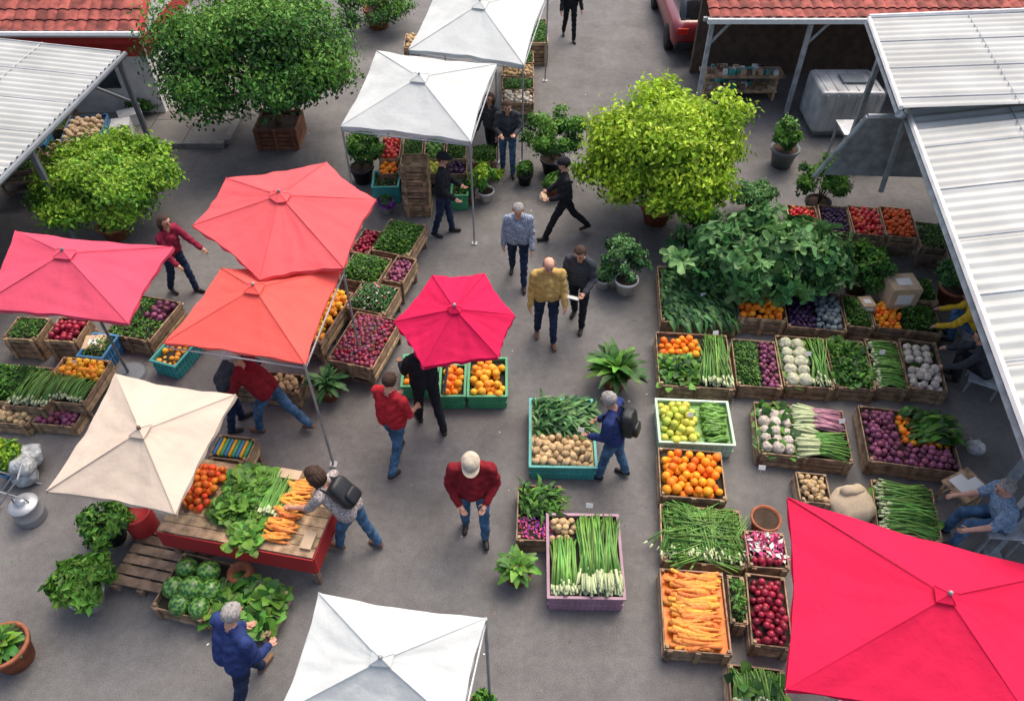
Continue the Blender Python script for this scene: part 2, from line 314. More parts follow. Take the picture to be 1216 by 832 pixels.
# ---------------------------------------------------------------- ground
asph=M('asphalt',(.152,.146,.141),.85,.1,.6,.6,140,isl=0,dist=.008)
nt=asph.node_tree; nd=nt.nodes; L=nt.links
b=nd['Principled BSDF']; src=b.inputs['Base Color'].links[0].from_socket; tc=nd.new('ShaderNodeTexCoord')
def ramp_tex(node,lo,hi,a,bv):
    mr=nd.new('ShaderNodeMapRange'); mr.inputs[1].default_value=lo; mr.inputs[2].default_value=hi; mr.inputs[3].default_value=a; mr.inputs[4].default_value=bv; L.new(node,mr.inputs[0]); return mr.outputs[0]
def nz_(sc_,det,ro=.5):
    q=nd.new('ShaderNodeTexNoise'); q.inputs['Scale'].default_value=sc_; q.inputs['Detail'].default_value=det; q.inputs['Roughness'].default_value=ro; L.new(tc.outputs['Object'],q.inputs['Vector']); return q
n1=nz_(70,4,.8); n2=nz_(1.3,9,.75); n4=nz_(.8,3); n5=nz_(9,5,.7); nz=nz_(2,6)
n3=nd.new('ShaderNodeTexVoronoi'); n3.inputs['Scale'].default_value=.3; n3.feature='DISTANCE_TO_EDGE'
va=nd.new('ShaderNodeVectorMath'); va.operation='ADD'; L.new(tc.outputs['Object'],va.inputs[0]); L.new(nz.outputs['Color'],va.inputs[1]); L.new(va.outputs[0],n3.inputs['Vector'])
f1=ramp_tex(n1.outputs['Fac'],.32,.68,.62,1.38); f2=ramp_tex(n2.outputs['Fac'],.32,.68,.78,1.18); f3=ramp_tex(n3.outputs[0],0,.004,.85,1.)
f4=ramp_tex(n4.outputs['Fac'],.34,.46,.84,1.); f5=ramp_tex(n5.outputs['Fac'],.3,.7,.87,1.13)
def mul(a,bb):
    q=nd.new('ShaderNodeMath'); q.operation='MULTIPLY'; L.new(a,q.inputs[0]); L.new(bb,q.inputs[1]); return q.outputs[0]
hv=nd.new('ShaderNodeHueSaturation'); L.new(src,hv.inputs['Color']); L.new(mul(mul(mul(f1,f2),mul(f4,f5)),f3),hv.inputs['Value']); L.new(hv.outputs[0],b.inputs['Base Color'])
build('ground',mk([(-150,-150,0),(150,-150,0),(150,150,0),(-150,150,0)],[(0,1,2,3)]),[asph],False)
pave=M('concrete_paving',(.2,.19,.175),.85,.15,2,.4,60,isl=.12)
L_=[]
for i in range(9):
    for j in range(8): L_.append(box(-13.9+i*.9,15.2+j*.9,.05,.885,.885,.1))
build('pavement',cat(L_),[pave],False)
build('kerb',cat([box(-13.9+i*.9,14.66,.06,.89,.14,.12) for i in range(9)]+[box(-6.2,15.2+j*.9,.061,.14,.89,.12) for j in range(8)]),[M('kerb_stone',(.24,.23,.22),.8,.15,5,.3)],False)
v=np.stack([N.uniform(-8,8,600),N.uniform(2.8,19,600),np.full(600,.006)],1)
build('leaf_litter',inst(leaf,basis(rnd(600)*A3(1,1,.05),np.tile(A3(0,0,1),(600,1))+.1*rnd(600),N.uniform(.015,.05,600),v),N.choice([0,0,1,1,1,1,2],600)),[LM,woodd,paper])
# ---------------------------------------------------------------- canopies
def cloth(n,c): return M(n,c,.78,.06,1.6,.3,12,isl=.05,trans=.2,spec=.12,dist=.03)
cor1=cloth('coral_canvas',(.76,.12,.13)); cor2=cloth('orange_coral_canvas',(.8,.12,.1)); pk1=cloth('rose_canvas',(.7,.09,.15)); mag=cloth('magenta_canvas',(.64,.014,.08)); mag2=cloth('crimson_pink_canvas',(.7,.016,.07))
beige=cloth('beige_canvas',(.62,.52,.42)); whc=cloth('white_canvas',(.6,.63,.61))
def canopy(name,cor,apex,hr,ha,mat,legs=False,val=.05,sag=.05,vent=.12,pole=steel,base=True,foot=None,only=None):
    C=[G(*c,hr) for c in cor]; A=G(*apex,ha); o=A3(A[0],A[1],0); C=[c-o for c in C]; A=A-o; n=len(C); P=[];ribs=[]
    for i in range(n):
        a=C[i];b=C[(i+1)%n]; ph=R.random()*6
        def fn(u,v,a=a,b=b,ph=ph):
            u=u[:,None]; v=v[:,None]; e=a*(1-v)+b*v; ins=.05*np.sin(pi*v)*u; p=A+(u*(1-ins))*(e-A)
            s=np.sin(pi*v)*u; p[:,2:3]-=sag*s*(1.3-u)*1.6+.008*np.sin(v*19+ph)*u+.006*np.sin(u*23+v*9+ph)*s+.006*np.sin(u*11-v*31+ph)*s; return p
        P.append(gridf(16,20,fn))
        v=np.linspace(0,1,21)[:,None]; rim=fn(np.ones(21),v[:,0])
        low=rim+A3(0,0,-val)+.012*np.sin(v*25+ph)*A3(1,1,0); P.append(mk(np.concatenate([rim,low]),[(k,k+1,k+22,k+21) for k in range(20)]))
        ribs.append(bar(A+A3(0,0,-.03),a+A3(0,0,-.02),.011)); ribs.append(bar((A+a)/2+A3(0,0,-.03),A+A3(0,0,-.5),.008))
        if vent:
            k=vent; q=(a-A)*k+A+A3(0,0,.035); q2=(b-A)*k+A+A3(0,0,.035); P.append(mk([A+A3(0,0,.06),q,q2],[(0,1,2)]))
            ribs.append(bar(A+A3(0,0,.062),q+A3(0,0,.004),.004,m=1))
        ribs.append(bar(A+A3(0,0,.012),A+(a-A)*.999+A3(0,0,.004),.004,m=1))
    parts=[('canvas',cat(P),[mat],True)]
    fin=mv(sphere(10,6),A[0],A[1],A[2]+.075,s=.022)
    if legs:
        for k,c in enumerate(C):
            q=c*A3(.985,.985,1)
            if only is None or k in only: ribs.append(tube([(q[0],q[1],q[2]-.01),(q[0],q[1],.0)],.018,6)); ribs.append(box(q[0],q[1],.01,.1,.1,.02))
        for i in range(n): ribs.append(bar(C[i]*A3(.985,.985,1)+A3(0,0,-.09),C[(i+1)%n]*A3(.985,.985,1)+A3(0,0,-.09),.012))
    else:
        ft=A3(0,0,0) if foot is None else G(*foot)-o
        ribs.append(tube([A+A3(0,0,.07),ft],.021,10))
        if base: ribs.append(mv(lathe([(0,.08),(.05,.08),(.24,.05),(.27,0)],20),ft[0],ft[1],0))
    parts+=[('frame',cat(ribs),[pole,mat]),('finial',fin,[pole],True)]
    return group(name,o,0,parts)
canopy('coral_market_umbrella',[(268,211),(388,192),(447,237),(408,318),(308,332),(228,268)],(332,232),2.3,2.68,cor1,pole=dsteel)
canopy('orange_market_umbrella',[(262,318),(408,318),(362,432),(194,407)],(302,342),2.1,2.4,cor2,legs=True,val=.03,only=(1,2))
canopy('rose_market_umbrella',[(18,274),(206,293),(152,384),(-30,366)],(76,301),2.1,2.42,pk1,pole=dsteel)
canopy('magenta_market_umbrella',[(513,326),(576,324),(612,374),(592,424),(502,436),(467,382)],(540,367),2.0,2.36,mag,base=False,foot=(526,478))
canopy('crimson_market_umbrella',[(935,590),(1260,680),(1240,880),(933,818)],(1125,708),2.1,2.45,mag2,vent=.08)
canopy('beige_market_umbrella',[(137,443),(280,468),(208,610),(55,583)],(167,512),2.0,2.32,beige,pole=woodd)
canopy('white_gazebo',[(378,703),(578,733),(548,868),(330,848)],(453,784),2.1,2.42,whc,legs=True,val=.05)
canopy('white_gazebo',[(447,60),(590,76),(559,168),(404,150)],(498,92),2.15,2.62,whc,legs=True,val=.07)
canopy('white_gazebo',[(522,-25),(652,-12),(622,77),(485,59)],(570,5),2.15,2.62,whc,legs=True,val=.07)
# ---------------------------------------------------------------- trees / plants
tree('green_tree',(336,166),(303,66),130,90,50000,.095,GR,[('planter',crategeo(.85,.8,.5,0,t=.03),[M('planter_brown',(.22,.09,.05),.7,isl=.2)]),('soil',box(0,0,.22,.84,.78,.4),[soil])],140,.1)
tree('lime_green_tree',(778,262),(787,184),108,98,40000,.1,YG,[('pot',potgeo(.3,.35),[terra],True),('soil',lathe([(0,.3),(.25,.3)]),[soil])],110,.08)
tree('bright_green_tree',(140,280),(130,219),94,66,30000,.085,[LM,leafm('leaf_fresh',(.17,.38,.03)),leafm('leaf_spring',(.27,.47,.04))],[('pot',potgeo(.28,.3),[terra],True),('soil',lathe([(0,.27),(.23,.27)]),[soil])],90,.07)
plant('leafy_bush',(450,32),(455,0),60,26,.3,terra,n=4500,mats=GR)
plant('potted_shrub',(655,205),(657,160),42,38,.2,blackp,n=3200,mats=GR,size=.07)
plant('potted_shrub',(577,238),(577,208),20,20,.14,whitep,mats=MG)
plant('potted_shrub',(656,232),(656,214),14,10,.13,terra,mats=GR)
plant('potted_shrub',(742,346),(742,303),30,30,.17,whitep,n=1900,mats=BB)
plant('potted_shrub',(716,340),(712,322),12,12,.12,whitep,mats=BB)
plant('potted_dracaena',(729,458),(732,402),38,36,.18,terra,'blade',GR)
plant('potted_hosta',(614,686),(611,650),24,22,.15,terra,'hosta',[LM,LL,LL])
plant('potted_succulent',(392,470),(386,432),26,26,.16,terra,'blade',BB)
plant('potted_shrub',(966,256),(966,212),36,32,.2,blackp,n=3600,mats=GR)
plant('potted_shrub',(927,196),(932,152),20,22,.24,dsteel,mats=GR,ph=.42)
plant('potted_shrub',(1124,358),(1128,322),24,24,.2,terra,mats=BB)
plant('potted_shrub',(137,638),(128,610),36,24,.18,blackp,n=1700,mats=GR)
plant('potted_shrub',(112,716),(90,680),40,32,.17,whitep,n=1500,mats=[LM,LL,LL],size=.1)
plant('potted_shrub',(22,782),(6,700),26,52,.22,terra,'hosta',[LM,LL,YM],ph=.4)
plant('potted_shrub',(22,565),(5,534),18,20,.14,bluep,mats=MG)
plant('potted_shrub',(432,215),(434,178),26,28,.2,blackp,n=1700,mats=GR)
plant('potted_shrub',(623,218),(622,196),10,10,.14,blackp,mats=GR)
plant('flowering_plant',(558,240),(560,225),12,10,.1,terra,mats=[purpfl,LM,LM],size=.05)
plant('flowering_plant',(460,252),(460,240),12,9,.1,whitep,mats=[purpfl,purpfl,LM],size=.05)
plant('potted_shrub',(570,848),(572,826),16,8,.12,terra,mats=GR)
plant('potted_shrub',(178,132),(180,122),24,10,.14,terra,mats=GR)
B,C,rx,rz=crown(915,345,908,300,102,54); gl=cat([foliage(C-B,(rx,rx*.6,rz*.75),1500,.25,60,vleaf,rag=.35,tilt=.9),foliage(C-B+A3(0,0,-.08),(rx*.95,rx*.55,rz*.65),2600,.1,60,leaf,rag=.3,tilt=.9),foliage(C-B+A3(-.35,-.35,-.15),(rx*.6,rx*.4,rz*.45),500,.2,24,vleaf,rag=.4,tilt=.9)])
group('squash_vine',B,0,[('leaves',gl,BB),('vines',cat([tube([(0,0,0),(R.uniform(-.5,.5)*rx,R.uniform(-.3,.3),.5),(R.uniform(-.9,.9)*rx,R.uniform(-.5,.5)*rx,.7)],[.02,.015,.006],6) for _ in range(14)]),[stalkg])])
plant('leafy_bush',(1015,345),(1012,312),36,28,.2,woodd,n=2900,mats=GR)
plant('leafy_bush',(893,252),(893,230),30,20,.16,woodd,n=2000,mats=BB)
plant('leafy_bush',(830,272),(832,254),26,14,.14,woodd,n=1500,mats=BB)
# ---------------------------------------------------------------- crates
def two(f1,f2,axis=0,k=.5):
    def fn(w,d):
        if axis==0: a=f1(w*k-.01,d); b=f2(w*(1-k)-.01,d); return cat([mv(a,-w/2+w*k/2),mv(b,w/2-w*(1-k)/2)])
        a=f1(w,d*k-.01); b=f2(w,d*(1-k)-.01); return cat([mv(a,0,d/2-d*k/2),mv(b,0,-d/2+d*(1-k)/2)])
    return fn
def H_(r,m=0,h=.05,el=(1,1,1)): return lambda w,d: heap(w,d,r,h,m,el)
def GN(n=170,s=.13,h=.1,m=0,lf=wleaf,flow=None): return lambda w,d: greens(w,d,int(n*max(.3,w*d/.45)),s,h,0,0,lf,m,flow)
def HB(n=1200,s=.05,h=.13,m=0): return lambda w,d: greens(w,d,int(n*max(.25,w*d/.4)),s,h,0,0,leaf,m)
def ST(axis=1,n=80,r=.013,h=.09,m=(0,1),wf=.3,ang=.12): return lambda w,d: stalks(w,d,axis,int(1.15*n*max(.4,(w if axis else d)/.6)),r,h,m,wf=wf,ang=ang)
def CR(n=70,L=.4,m=0,axis=0,r=.03): return lambda w,d: carrots(w,d,int(n*max(.3,w*d/.4)),L,r,m,axis)
def sup(*fs): return lambda w,d: cat([f(w,d) for f in fs])
GS=[stalkg,stalkw]+GR
Crate('crate_of_tomatoes',937,243,972,272,H_(.04),[tomato],top=.5,bot=.25)
Crate('crate_of_plums',974,243,1009,274,H_(.035),[plum],top=.5,bot=.25)
Crate('crate_of_tomatoes',1011,244,1047,278,H_(.045),[tomato],top=.5,bot=.25)
Crate('crate_of_tomatoes',1049,245,1086,281,H_(.04),[M('orange_tomato',(.7,.11,.02),.3,isl=.2)],top=.5,bot=.25)
Crate('crate_of_scallions',783,316,870,382,sup(GN(260,.26,.14,2,blade,(.5,-.5,0)),HB(1100,.06,.12,2)),[stalkg,stalkw]+BB)
Crate('crate_of_oranges',874,326,930,378,H_(.06,h=.12),[orange],top=.36)
Crate('crate_of_plums',932,345,1000,390,two(H_(.04,0,.08),H_(.05,1,.1)),[plum,M('dusty_cabbage',(.16,.2,.22),.7,isl=.3)])
Crate('crate_of_herbs',1002,350,1034,388,HB(),GR)
Crate('crate_of_oranges_and_herbs',1037,358,1113,392,two(H_(.045),HB(1300,.05,.13,1),k=.45),[orange]+GR)
Crate('crate_of_herbs',1075,330,1110,356,HB(1800,.06,.14),GR,top=.4)
Crate('crate_of_oranges_and_scallions',781,394,868,458,sup(two(two(H_(.055),GN(220,.12,.1,2),1,.45),ST(1,90,.014,.13,(1,5),.15,.16),0,.6)),[orange,stalkg]+GR[:3]+[stalkw])
Crate('crate_of_greens',872,402,925,458,two(HB(1100,.06,.12,0),H_(.04,3),0,.55),GR+[onion])
Crate('crate_of_cauliflower',926,398,984,458,two(lambda w,d: caulis(w,d,.1,0,1),ST(1,90,.013,.12,(4,5),.15),0,.62),[cream]+GR+[stalkg,stalkw])
Crate('crate_of_greens',986,402,1032,460,sup(HB(900,.08,.15),GN(90,.13,.13)),GR)
Crate('crate_of_scallions',1033,402,1072,460,ST(0,80,.014,.12,(0,1),.15,.2),GS)
Crate('crate_of_cauliflower',1074,402,1118,462,two(lambda w,d:caulis(w,d,.07,0,1),H_(.06,4),1),[garlic]+GR+[garlic])
Crate('crate_of_pears_and_cucumbers',781,474,868,526,two(H_(.06,0,.06,(1,1.15,1)),CR(90,.3,1,0,.034),0,.58),[applem,cuke],style='p',cm=lgreenp,under=cuke)
Crate('crate_of_leeks',899,480,1006,542,two(sup(GN(60,.15,.08,2),lambda w,d:caulis(w,d,.08,6,2)),two(ST(0,120,.018,.12,(5,1),.5,.16),ST(0,120,.018,.12,(0,1),.3,.16),1),0,.38),[stalkg,stalkw]+GR+[stalkp,garlic])
Crate('crate_of_red_onions',1027,485,1132,553,two(H_(.045,0,.07),two(sup(H_(.05,2,.0),GN(150,.34,.16,3,blade,(1,.4,.1))),H_(.045,0),1,.6),0,.4),[onion,onion,orange]+GR)
Crate('crate_of_oranges',783,532,860,590,H_(.06,h=.06),[orange])
Crate('crate_of_scallions',785,600,882,668,sup(ST(1,170,.011,.14,(0,1),.12,.3),ST(0,120,.011,.16,(0,0),.12,.35)),GS,top=.2)
Crate('crate_of_wrapped_flowers',886,630,934,674,two(HB(500,.09,.08,0),H_(.045,3),1,.75),[pinkfl,pinkfl,paper,beet])
Crate('crate_of_carrots',786,674,864,772,CR(125,.42,0,0,.033),[carrotm],under=orange)
Crate('bunch_of_dill',865,682,886,740,sup(HB(900,.06,.16)),GR,top=.3)
Crate('crate_of_radishes',889,680,937,766,H_(.045,0,.08),[beet])
Crate('crate_of_herbs',866,790,934,840,sup(ST(1,90,.013,.12,(0,1),.15,.2),GN(60,.14,.12,2)),GS)
Crate('crate_of_asparagus',1040,572,1112,635,sup(ST(0,140,.014,.14,(0,1),.15,.2),GN(30,.12,.1,2)),GS)
Crate('crate_of_greens_and_potatoes',629,472,706,553,two(sup(GN(420,.22,.14,0,blade,(.5,.1,.1)),HB(500,.06,.13)),H_(.05,3,.06,(1,1.3,.9)),1,.52),BB+[potato],style='p',cm=teal,under=potato)
Crate('crate_of_herbs',614,574,668,640,sup(two(sup(GN(260,.2,.11,0,blade,(.4,.2,0)),HB(500,.06,.12)),HB(500,.05,.05,3),1,.6)),GR+[pinkfl,purpfl,pinkfl],top=.3)
Crate('crate_of_asparagus',650,608,738,708,two(two(H_(.045,5),ST(1,110,.017,.12,(0,1),.12,.1),1,.3),sup(ST(1,160,.016,.16,(0,1),.2,.1)),0,.4),GS+[potato,onion,garlic],style='p',cm=purplep,top=.34)
Crate('crate_of_oranges',556,424,602,470,H_(.06),[yelor],style='p',cm=greenp)
Crate('crate_of_oranges',522,432,553,470,H_(.06),[orange],style='p',cm=greenp)
Crate('crate_of_oranges',478,420,520,458,H_(.06),[orange],style='p',cm=greenp)
Y=-16
Crate('crate_of_oranges',372,342,402,405,H_(.05,h=.08),[yelor],top=.5,bot=.2,yaw=Y)
Crate('crate_of_beets',404,372,462,432,sup(H_(.035,0,.09),H_(.036,1,.1),HB(220,.06,.14,2)),[beet,onion,beet,LM,BM],top=.5,bot=.2,yaw=Y)
Crate('crate_of_herbs',418,336,468,369,sup(HB(1700,.05,.16),HB(60,.05,.2,3)),BB+[paper,pinkfl,paper],top=.5,bot=.2,yaw=Y)
Crate('crate_of_herbs',408,302,458,334,HB(1700,.06,.15),GR,top=.5,bot=.2,yaw=Y)
Crate('crate_of_red_onions',462,304,488,334,H_(.035),[onion],top=.5,bot=.2,yaw=Y)
Crate('crate_of_beets',422,272,446,300,H_(.035),[beet],top=.5,bot=.2,yaw=Y)
Crate('crate_of_herbs',450,262,498,300,HB(1900,.06,.18),GR,top=.5,bot=.2,yaw=Y)
Crate('crate_of_oranges',362,378,392,402,H_(.05),[yelor],top=.45,bot=.2,yaw=Y)
Crate('crate_of_oranges',206,362,240,432,H_(.05,h=-.05),[yelor],style='p',cm=teal,top=.3,yaw=-18)
for i in range(4):
    Crate('crate_of_vegetables',452+i*26,162,476+i*26,188,[H_(.05),HB(900,.06,.1)][i%2],[[tomato],GR,[cuke],GR][i],top=.6,bot=.35)
    Crate('crate_of_vegetables',450+i*27,186,474+i*27,206,H_(.045),[[orange],[cuke],[applem],[plum]][i],top=.5,bot=.25,cm=woodd)
Crate('teal_basket',443,203,474,222,HB(300,.05,.04),GR,style='p',cm=teal,top=.4)
Crate('green_basket',536,213,556,232,HB(300,.05,.04),GR,style='p',cm=greenp,top=.35)
Crate('crate_of_herbs',560,172,590,192,HB(1200,.06,.14),GR,top=.5,bot=.2)
for i in range(4):
    Crate('crate_of_vegetables',596,60+i*16,634,74+i*16,[HB(900,.06,.1),H_(.05)][i%2],[GR,[[potato],[garlic]][i//2]][i%2],top=.5,bot=.2,cm=wood)
Crate('wooden_bin',480,40,498,56,H_(.05),[potato],top=.6); Crate('wooden_bin',625,22,650,50,HB(900,.06,.1),GR,top=.6)
B=G(498,250); e=group('stacked_slatted_boxes',B,0,[('slats',cat([mv(crategeo(.42,.36,.13*(i+1)-.01,.13*i),R.uniform(-.01,.01),R.uniform(-.01,.01),0,rz=R.uniform(-.03,.03)) for i in range(8)]),[wood])]); e.scale=(1.12,1.12,1.1)
# left stalls
Crate('crate_of_herbs',-30,432,52,475,HB(1300,.07,.14),GR,top=.4,bot=.15,yaw=-6)
Crate('crate_of_oranges_and_scallions',56,424,118,476,two(H_(.045),ST(1,60,.014,.1,(1,2),.15),1,.45),[yelor,stalkg,stalkw],top=.4,bot=.15,yaw=-6)
Crate('crate_of_scallions',18,440,70,482,ST(1,90,.014,.14,(0,1),.15),GS,top=.42,bot=.15,yaw=-6)
Crate('crate_of_potatoes',-20,480,40,502,H_(.045),[potato],top=.25,yaw=-6)
Crate('wooden_bin',42,484,96,504,H_(.045),[onion],top=.22,yaw=-6)
Crate('wooden_bin',140,352,200,400,two(HB(700,.06,.08,0),two(H_(.05,3),HB(500,.06,.08,0),1)),GR+[onion],top=.35,yaw=-14)
Crate('wooden_bin',60,376,100,404,H_(.05),[beet],top=.45,yaw=-4); Crate('wooden_bin',10,376,52,402,HB(500,.06,.08),GR,top=.45,yaw=-4)
Crate('wooden_bin',270,440,360,462,H_(.05),[potato],top=.35,yaw=-8)
Crate('plastic_bin',100,396,132,424,HB(500,.06,.08),GR,style='p',cm=bluep,top=.35,yaw=-8)
# red-cloth table
redc=cloth('red_tablecloth',(.46,.045,.045))
tw=1.72; td=.95; TC=(G(212,600,.72)+G(388,600,.72))/2
def onT(g,x,y): return mv(g,x,y,.735)
tp=[('top',cat([box(0,-td/2+.06+i*.118,.715,tw,.11,.025) for i in range(8)]),[wood]),('legs',cat([box(sx*(tw/2-.06),sy*(td/2-.06),.35,.06,.06,.7) for sx in(-1,1) for sy in(-1,1)]),[woodd]),
('cloth',cat([box(0,-td/2-.012,.55,tw+.02,.012,.32),box(tw/2+.012,0,.55,.012,td,.32)]),[redc]),
('persimmons',onT(heap(.4,.62,.042,.08),-.62,.1),[M('persimmon',(.76,.14,.015),.35,isl=.2,hue=.02)],True),
('leafy_greens',onT(cat([greens(.5,.7,260,.12,.12,-.1,.05),greens(.5,.7,900,.05,.13,-.1,.05,leaf),greens(.28,.3,70,.11,.08,.1,-.4)]),0,.02),[LM,LL,LL]),
('scallions',onT(stalks(.35,.55,1,70,.012,.1,(0,1),.2,.1,.12),.02,.06),[stalkg,stalkw]),
('carrots',onT(carrots(.42,.8,85,.26,.026,0,0),.44,-.0),[carrotm],True),
('small_boxes',cat([box(.28,.4,.79,.25,.12,.1),box(.74,.36,.77,.16,.14,.06),box(.76,-.3,.76,.12,.2,.03)]),[card])]
e=group('market_table',(TC[0],TC[1],0),radians(-11),tp); e.scale=(1.15,1.15,1)
Crate('book_crate',252,517,300,545,lambda w,d: cat([box(-w/2+.03+i*w/9,0,.02,.03,d*.8,.1,i%3) for i in range(9)]),[bluep,yelor,greenp],top=.55,bot=.25,yaw=-8)
# watermelons: round fruit, stripes run pole to pole
def melon(n=48,k=24):
    g=sphere(n,k); m=np.zeros(len(g[2]),int); nf=k*n
    for i in range(k):
        for j in range(n):
            jj=(j+int(round(.9*sin(i*1.7+j//6))))%n; m[i*n+j]=1 if jj%6<3 else 0
    m[nf:]=1; return (g[0],g[1],g[2],m)
def mel(w,d):
    s=melon(); k=w/.75; P=[(-.21,.19,.09),(.12,.21,.1),(-.23,-.12,.09),(.05,-.09,.15),(.28,-.03,.08),(-.03,-.3,.06),(.25,-.29,.07)]
    return cat([mv(s,x*k,y*k,z,rz=R.random()*6,rx=R.uniform(.5,1.5),s=A3(.158,.158,.165)*k*R.uniform(.9,1.05)) for x,y,z in P])
Crate('crate_of_watermelons',195,660,266,728,mel,[mel1,mel2],top=.26,yaw=-14)
Crate('crate_of_greens',250,690,336,745,GN(300,.17,.12),GR,top=.2,yaw=-14)
B=G(190,672); e=group('wooden_pallet',B,radians(-12),[('boards',cat([box(0,-.28+i*.125,.13,.72,.1,.02) for i in range(6)]+[box(x,0,.06,.08,.72,.11) for x in(-.3,0,.3)]),[woodd])]); e.scale=(1.15,1.15,1)
B=G(176,632); group('red_barrel',B,0,[('shell',lathe([(0,.0),(.16,0),(.18,.03),(.185,.48),(.17,.5),(.16,.46),(0,.46)]),[redp],True)])
B=G(290,690); group('clay_urn',B,0,[('shell',lathe([(0,.0),(.1,0),(.17,.14),(.15,.25),(.1,.28),(.09,.25),(0,.2)]),[terra],True)])
bagm=M('bag_plastic',(.5,.54,.54),.25,.25,12,.9,25,dist=.03,spec=.6)
def bags(name,px,n=4,s=.34):
    group(name,G(*px),0,[('bags',cat([mv(crumple(sq(s,s*.9,s*.75,.75,36),.035),R.uniform(-.2,.2),R.uniform(-.15,.15),.12+.07*i,rz=i,rx=.2*i) for i in range(n)]),[bagm],True)])
bags('plastic_bag_pile',(32,560))
B=G(40,614); group('metal_can',(B[0],B[1],0),0,[('can',lathe([(0,0),(.17,0),(.18,.02),(.18,.12),(.186,.13),(.18,.14),(.18,.3),(.186,.31),(.18,.32),(.12,.35),(.06,.36),(.06,.4),(0,.4)],24),[steel],True),('handle',tube([(-.1,0,.35),(-.08,0,.46),(.08,0,.46),(.1,0,.35)],.01,6),[dsteel],True)])
group('folded_crate_rack',G(20,600),.2,[('frame',cat([bar((-.25,0,0),(.25,0,.55),.012),bar((.25,0,0),(-.25,0,.55),.012),bar((-.25,.3,0),(.25,.3,.55),.012),bar((.25,.3,0),(-.25,.3,.55),.012),bar((.25,0,.55),(.25,.3,.55),.012),bar((-.25,0,.55),(-.25,.3,.55),.012)]),[steel])])
B=G(904,628); group('planter_pot',B,0,[('pot',potgeo(.18,.28),[terra],True),('soil',lathe([(0,.25),(.165,.25)],16),[soil])])
burl=M('burlap',(.55,.44,.3),.9,.1,60,.6,150)
g=crumple(sq(.56,.5,.42,.65,36),.03,11)
group('burlap_sack',G(1005,610),.2,[('sack',cat([mv(g,0,0,.2,rx=.1),mv(crumple(sq(.34,.14,.14,.7,16),.03),0,.08,.42)]),[burl],True)])
def boxobj(name,px,w,d,h,m,rz=0,z=0):
    B=G(*px); g=cat([box(0,0,h/2,w,d,h),box(-w*.26,0,h+.004,w*.46,d*.98,.006),box(w*.26,0,h+.004,w*.46,d*.98,.006)])
    return group(name,(B[0],B[1],z),rz,[('body',g,[m]),('label',cat([box(0,-d/2-.003,h*.5,w*.55,.004,h*.5),box(0,0,h+.01,w*.5,d*.4,.004)]),[paper])])
boxobj('cardboard_box',(1055,372),.48,.42,.4,card,.05,.3)
boxobj('cardboard_box',(1020,380),.22,.25,.12,card,.1,.3)
boxobj('cardboard_box',(122,424),.32,.3,.35,card,.1)
Crate('wooden_bin',948,560,985,596,H_(.04),[potato],top=.28)
B=G(1132,597); e=group('wooden_side_table',B,.45,[('legs',cat([box(sx*.2,sy*.16,.2,.04,.04,.4) for sx in(-1,1) for sy in(-1,1)]),[wood]),('top',box(0,0,.415,.5,.42,.03),[wood]),('rails',cat([box(0,sy*.16,.12,.38,.02,.04) for sy in(-1,1)]),[wood]),('papers',cat([box(-.05,.02,.437,.24,.3,.01),box(.14,-.05,.436,.14,.2,.008)]),[paper])])
e.scale=(.95,.95,1)
chg=M('chair_grey',(.5,.53,.55),.5)
def chair(back=True):
    P=[('seat',cat([box(0,0,.43,.44,.44,.035)]),[chg]),('legs',cat([box(sx*.19,sy*.19,.206,.035,.035,.41) for sx in(-1,1) for sy in(-1,1)]),[steel])]
    if back: P.append(('back',cat([box(0,-.22,.66,.44,.03,.36),box(-.2,-.22,.5,.03,.028,.3),box(.2,-.22,.5,.03,.028,.3)]),[whitep]))
    return P
pc=[]
for (x,y) in [(850,395),(835,350),(960,420),(1048,418),(820,492),(700,600),(452,345),(690,510),(1000,500),(455,292),(905,555),(88,430)]:
    p=G(x,y,.42); pc.append(mv(box(0,0,0,.09,.006,.065),p[0],p[1],p[2],rx=-.5,rz=R.uniform(-.3,.3))); pc.append(bar(p,p-A3(0,0,.2),.003))
build('price_cards',cat(pc),[paper],False)
# ---------------------------------------------------------------- buildings
roofm=M('corrugated_white_metal',(.45,.46,.44),.55,.15,1.1,isl=0,col2=(.35,.36,.34))
tile=M('red_roof_tile',(.36,.09,.07),.8,.3,5,.4,30,isl=.3)
def sheet(P0,e1,e2,pitch=.12,amp=.018):
    L1=np.linalg.norm(e1); n=int(L1/pitch*6)
    P0=np.asarray(P0,float); nn=nrm(np.cross(e1,e2)); nn=nn*np.sign(nn[2])
    return gridf(n,2,lambda u,v: P0+u[:,None]*e1+v[:,None]*e2+nn*(amp*np.sin(u*L1/pitch*2*pi))[:,None])
def seams(P0,e1,e2,every=.9):
    L1=np.linalg.norm(e1); a=e1/L1; return cat([bar(P0+a*k+A3(0,0,.03),P0+a*k+e2+A3(0,0,.03),.012,n=5) for k in np.arange(.05,L1,every)]+[bar(P0+e2*t+A3(0,0,.02),P0+e2*t+e1+A3(0,0,.02),.009,n=5) for t in(.22,.5,.78)])
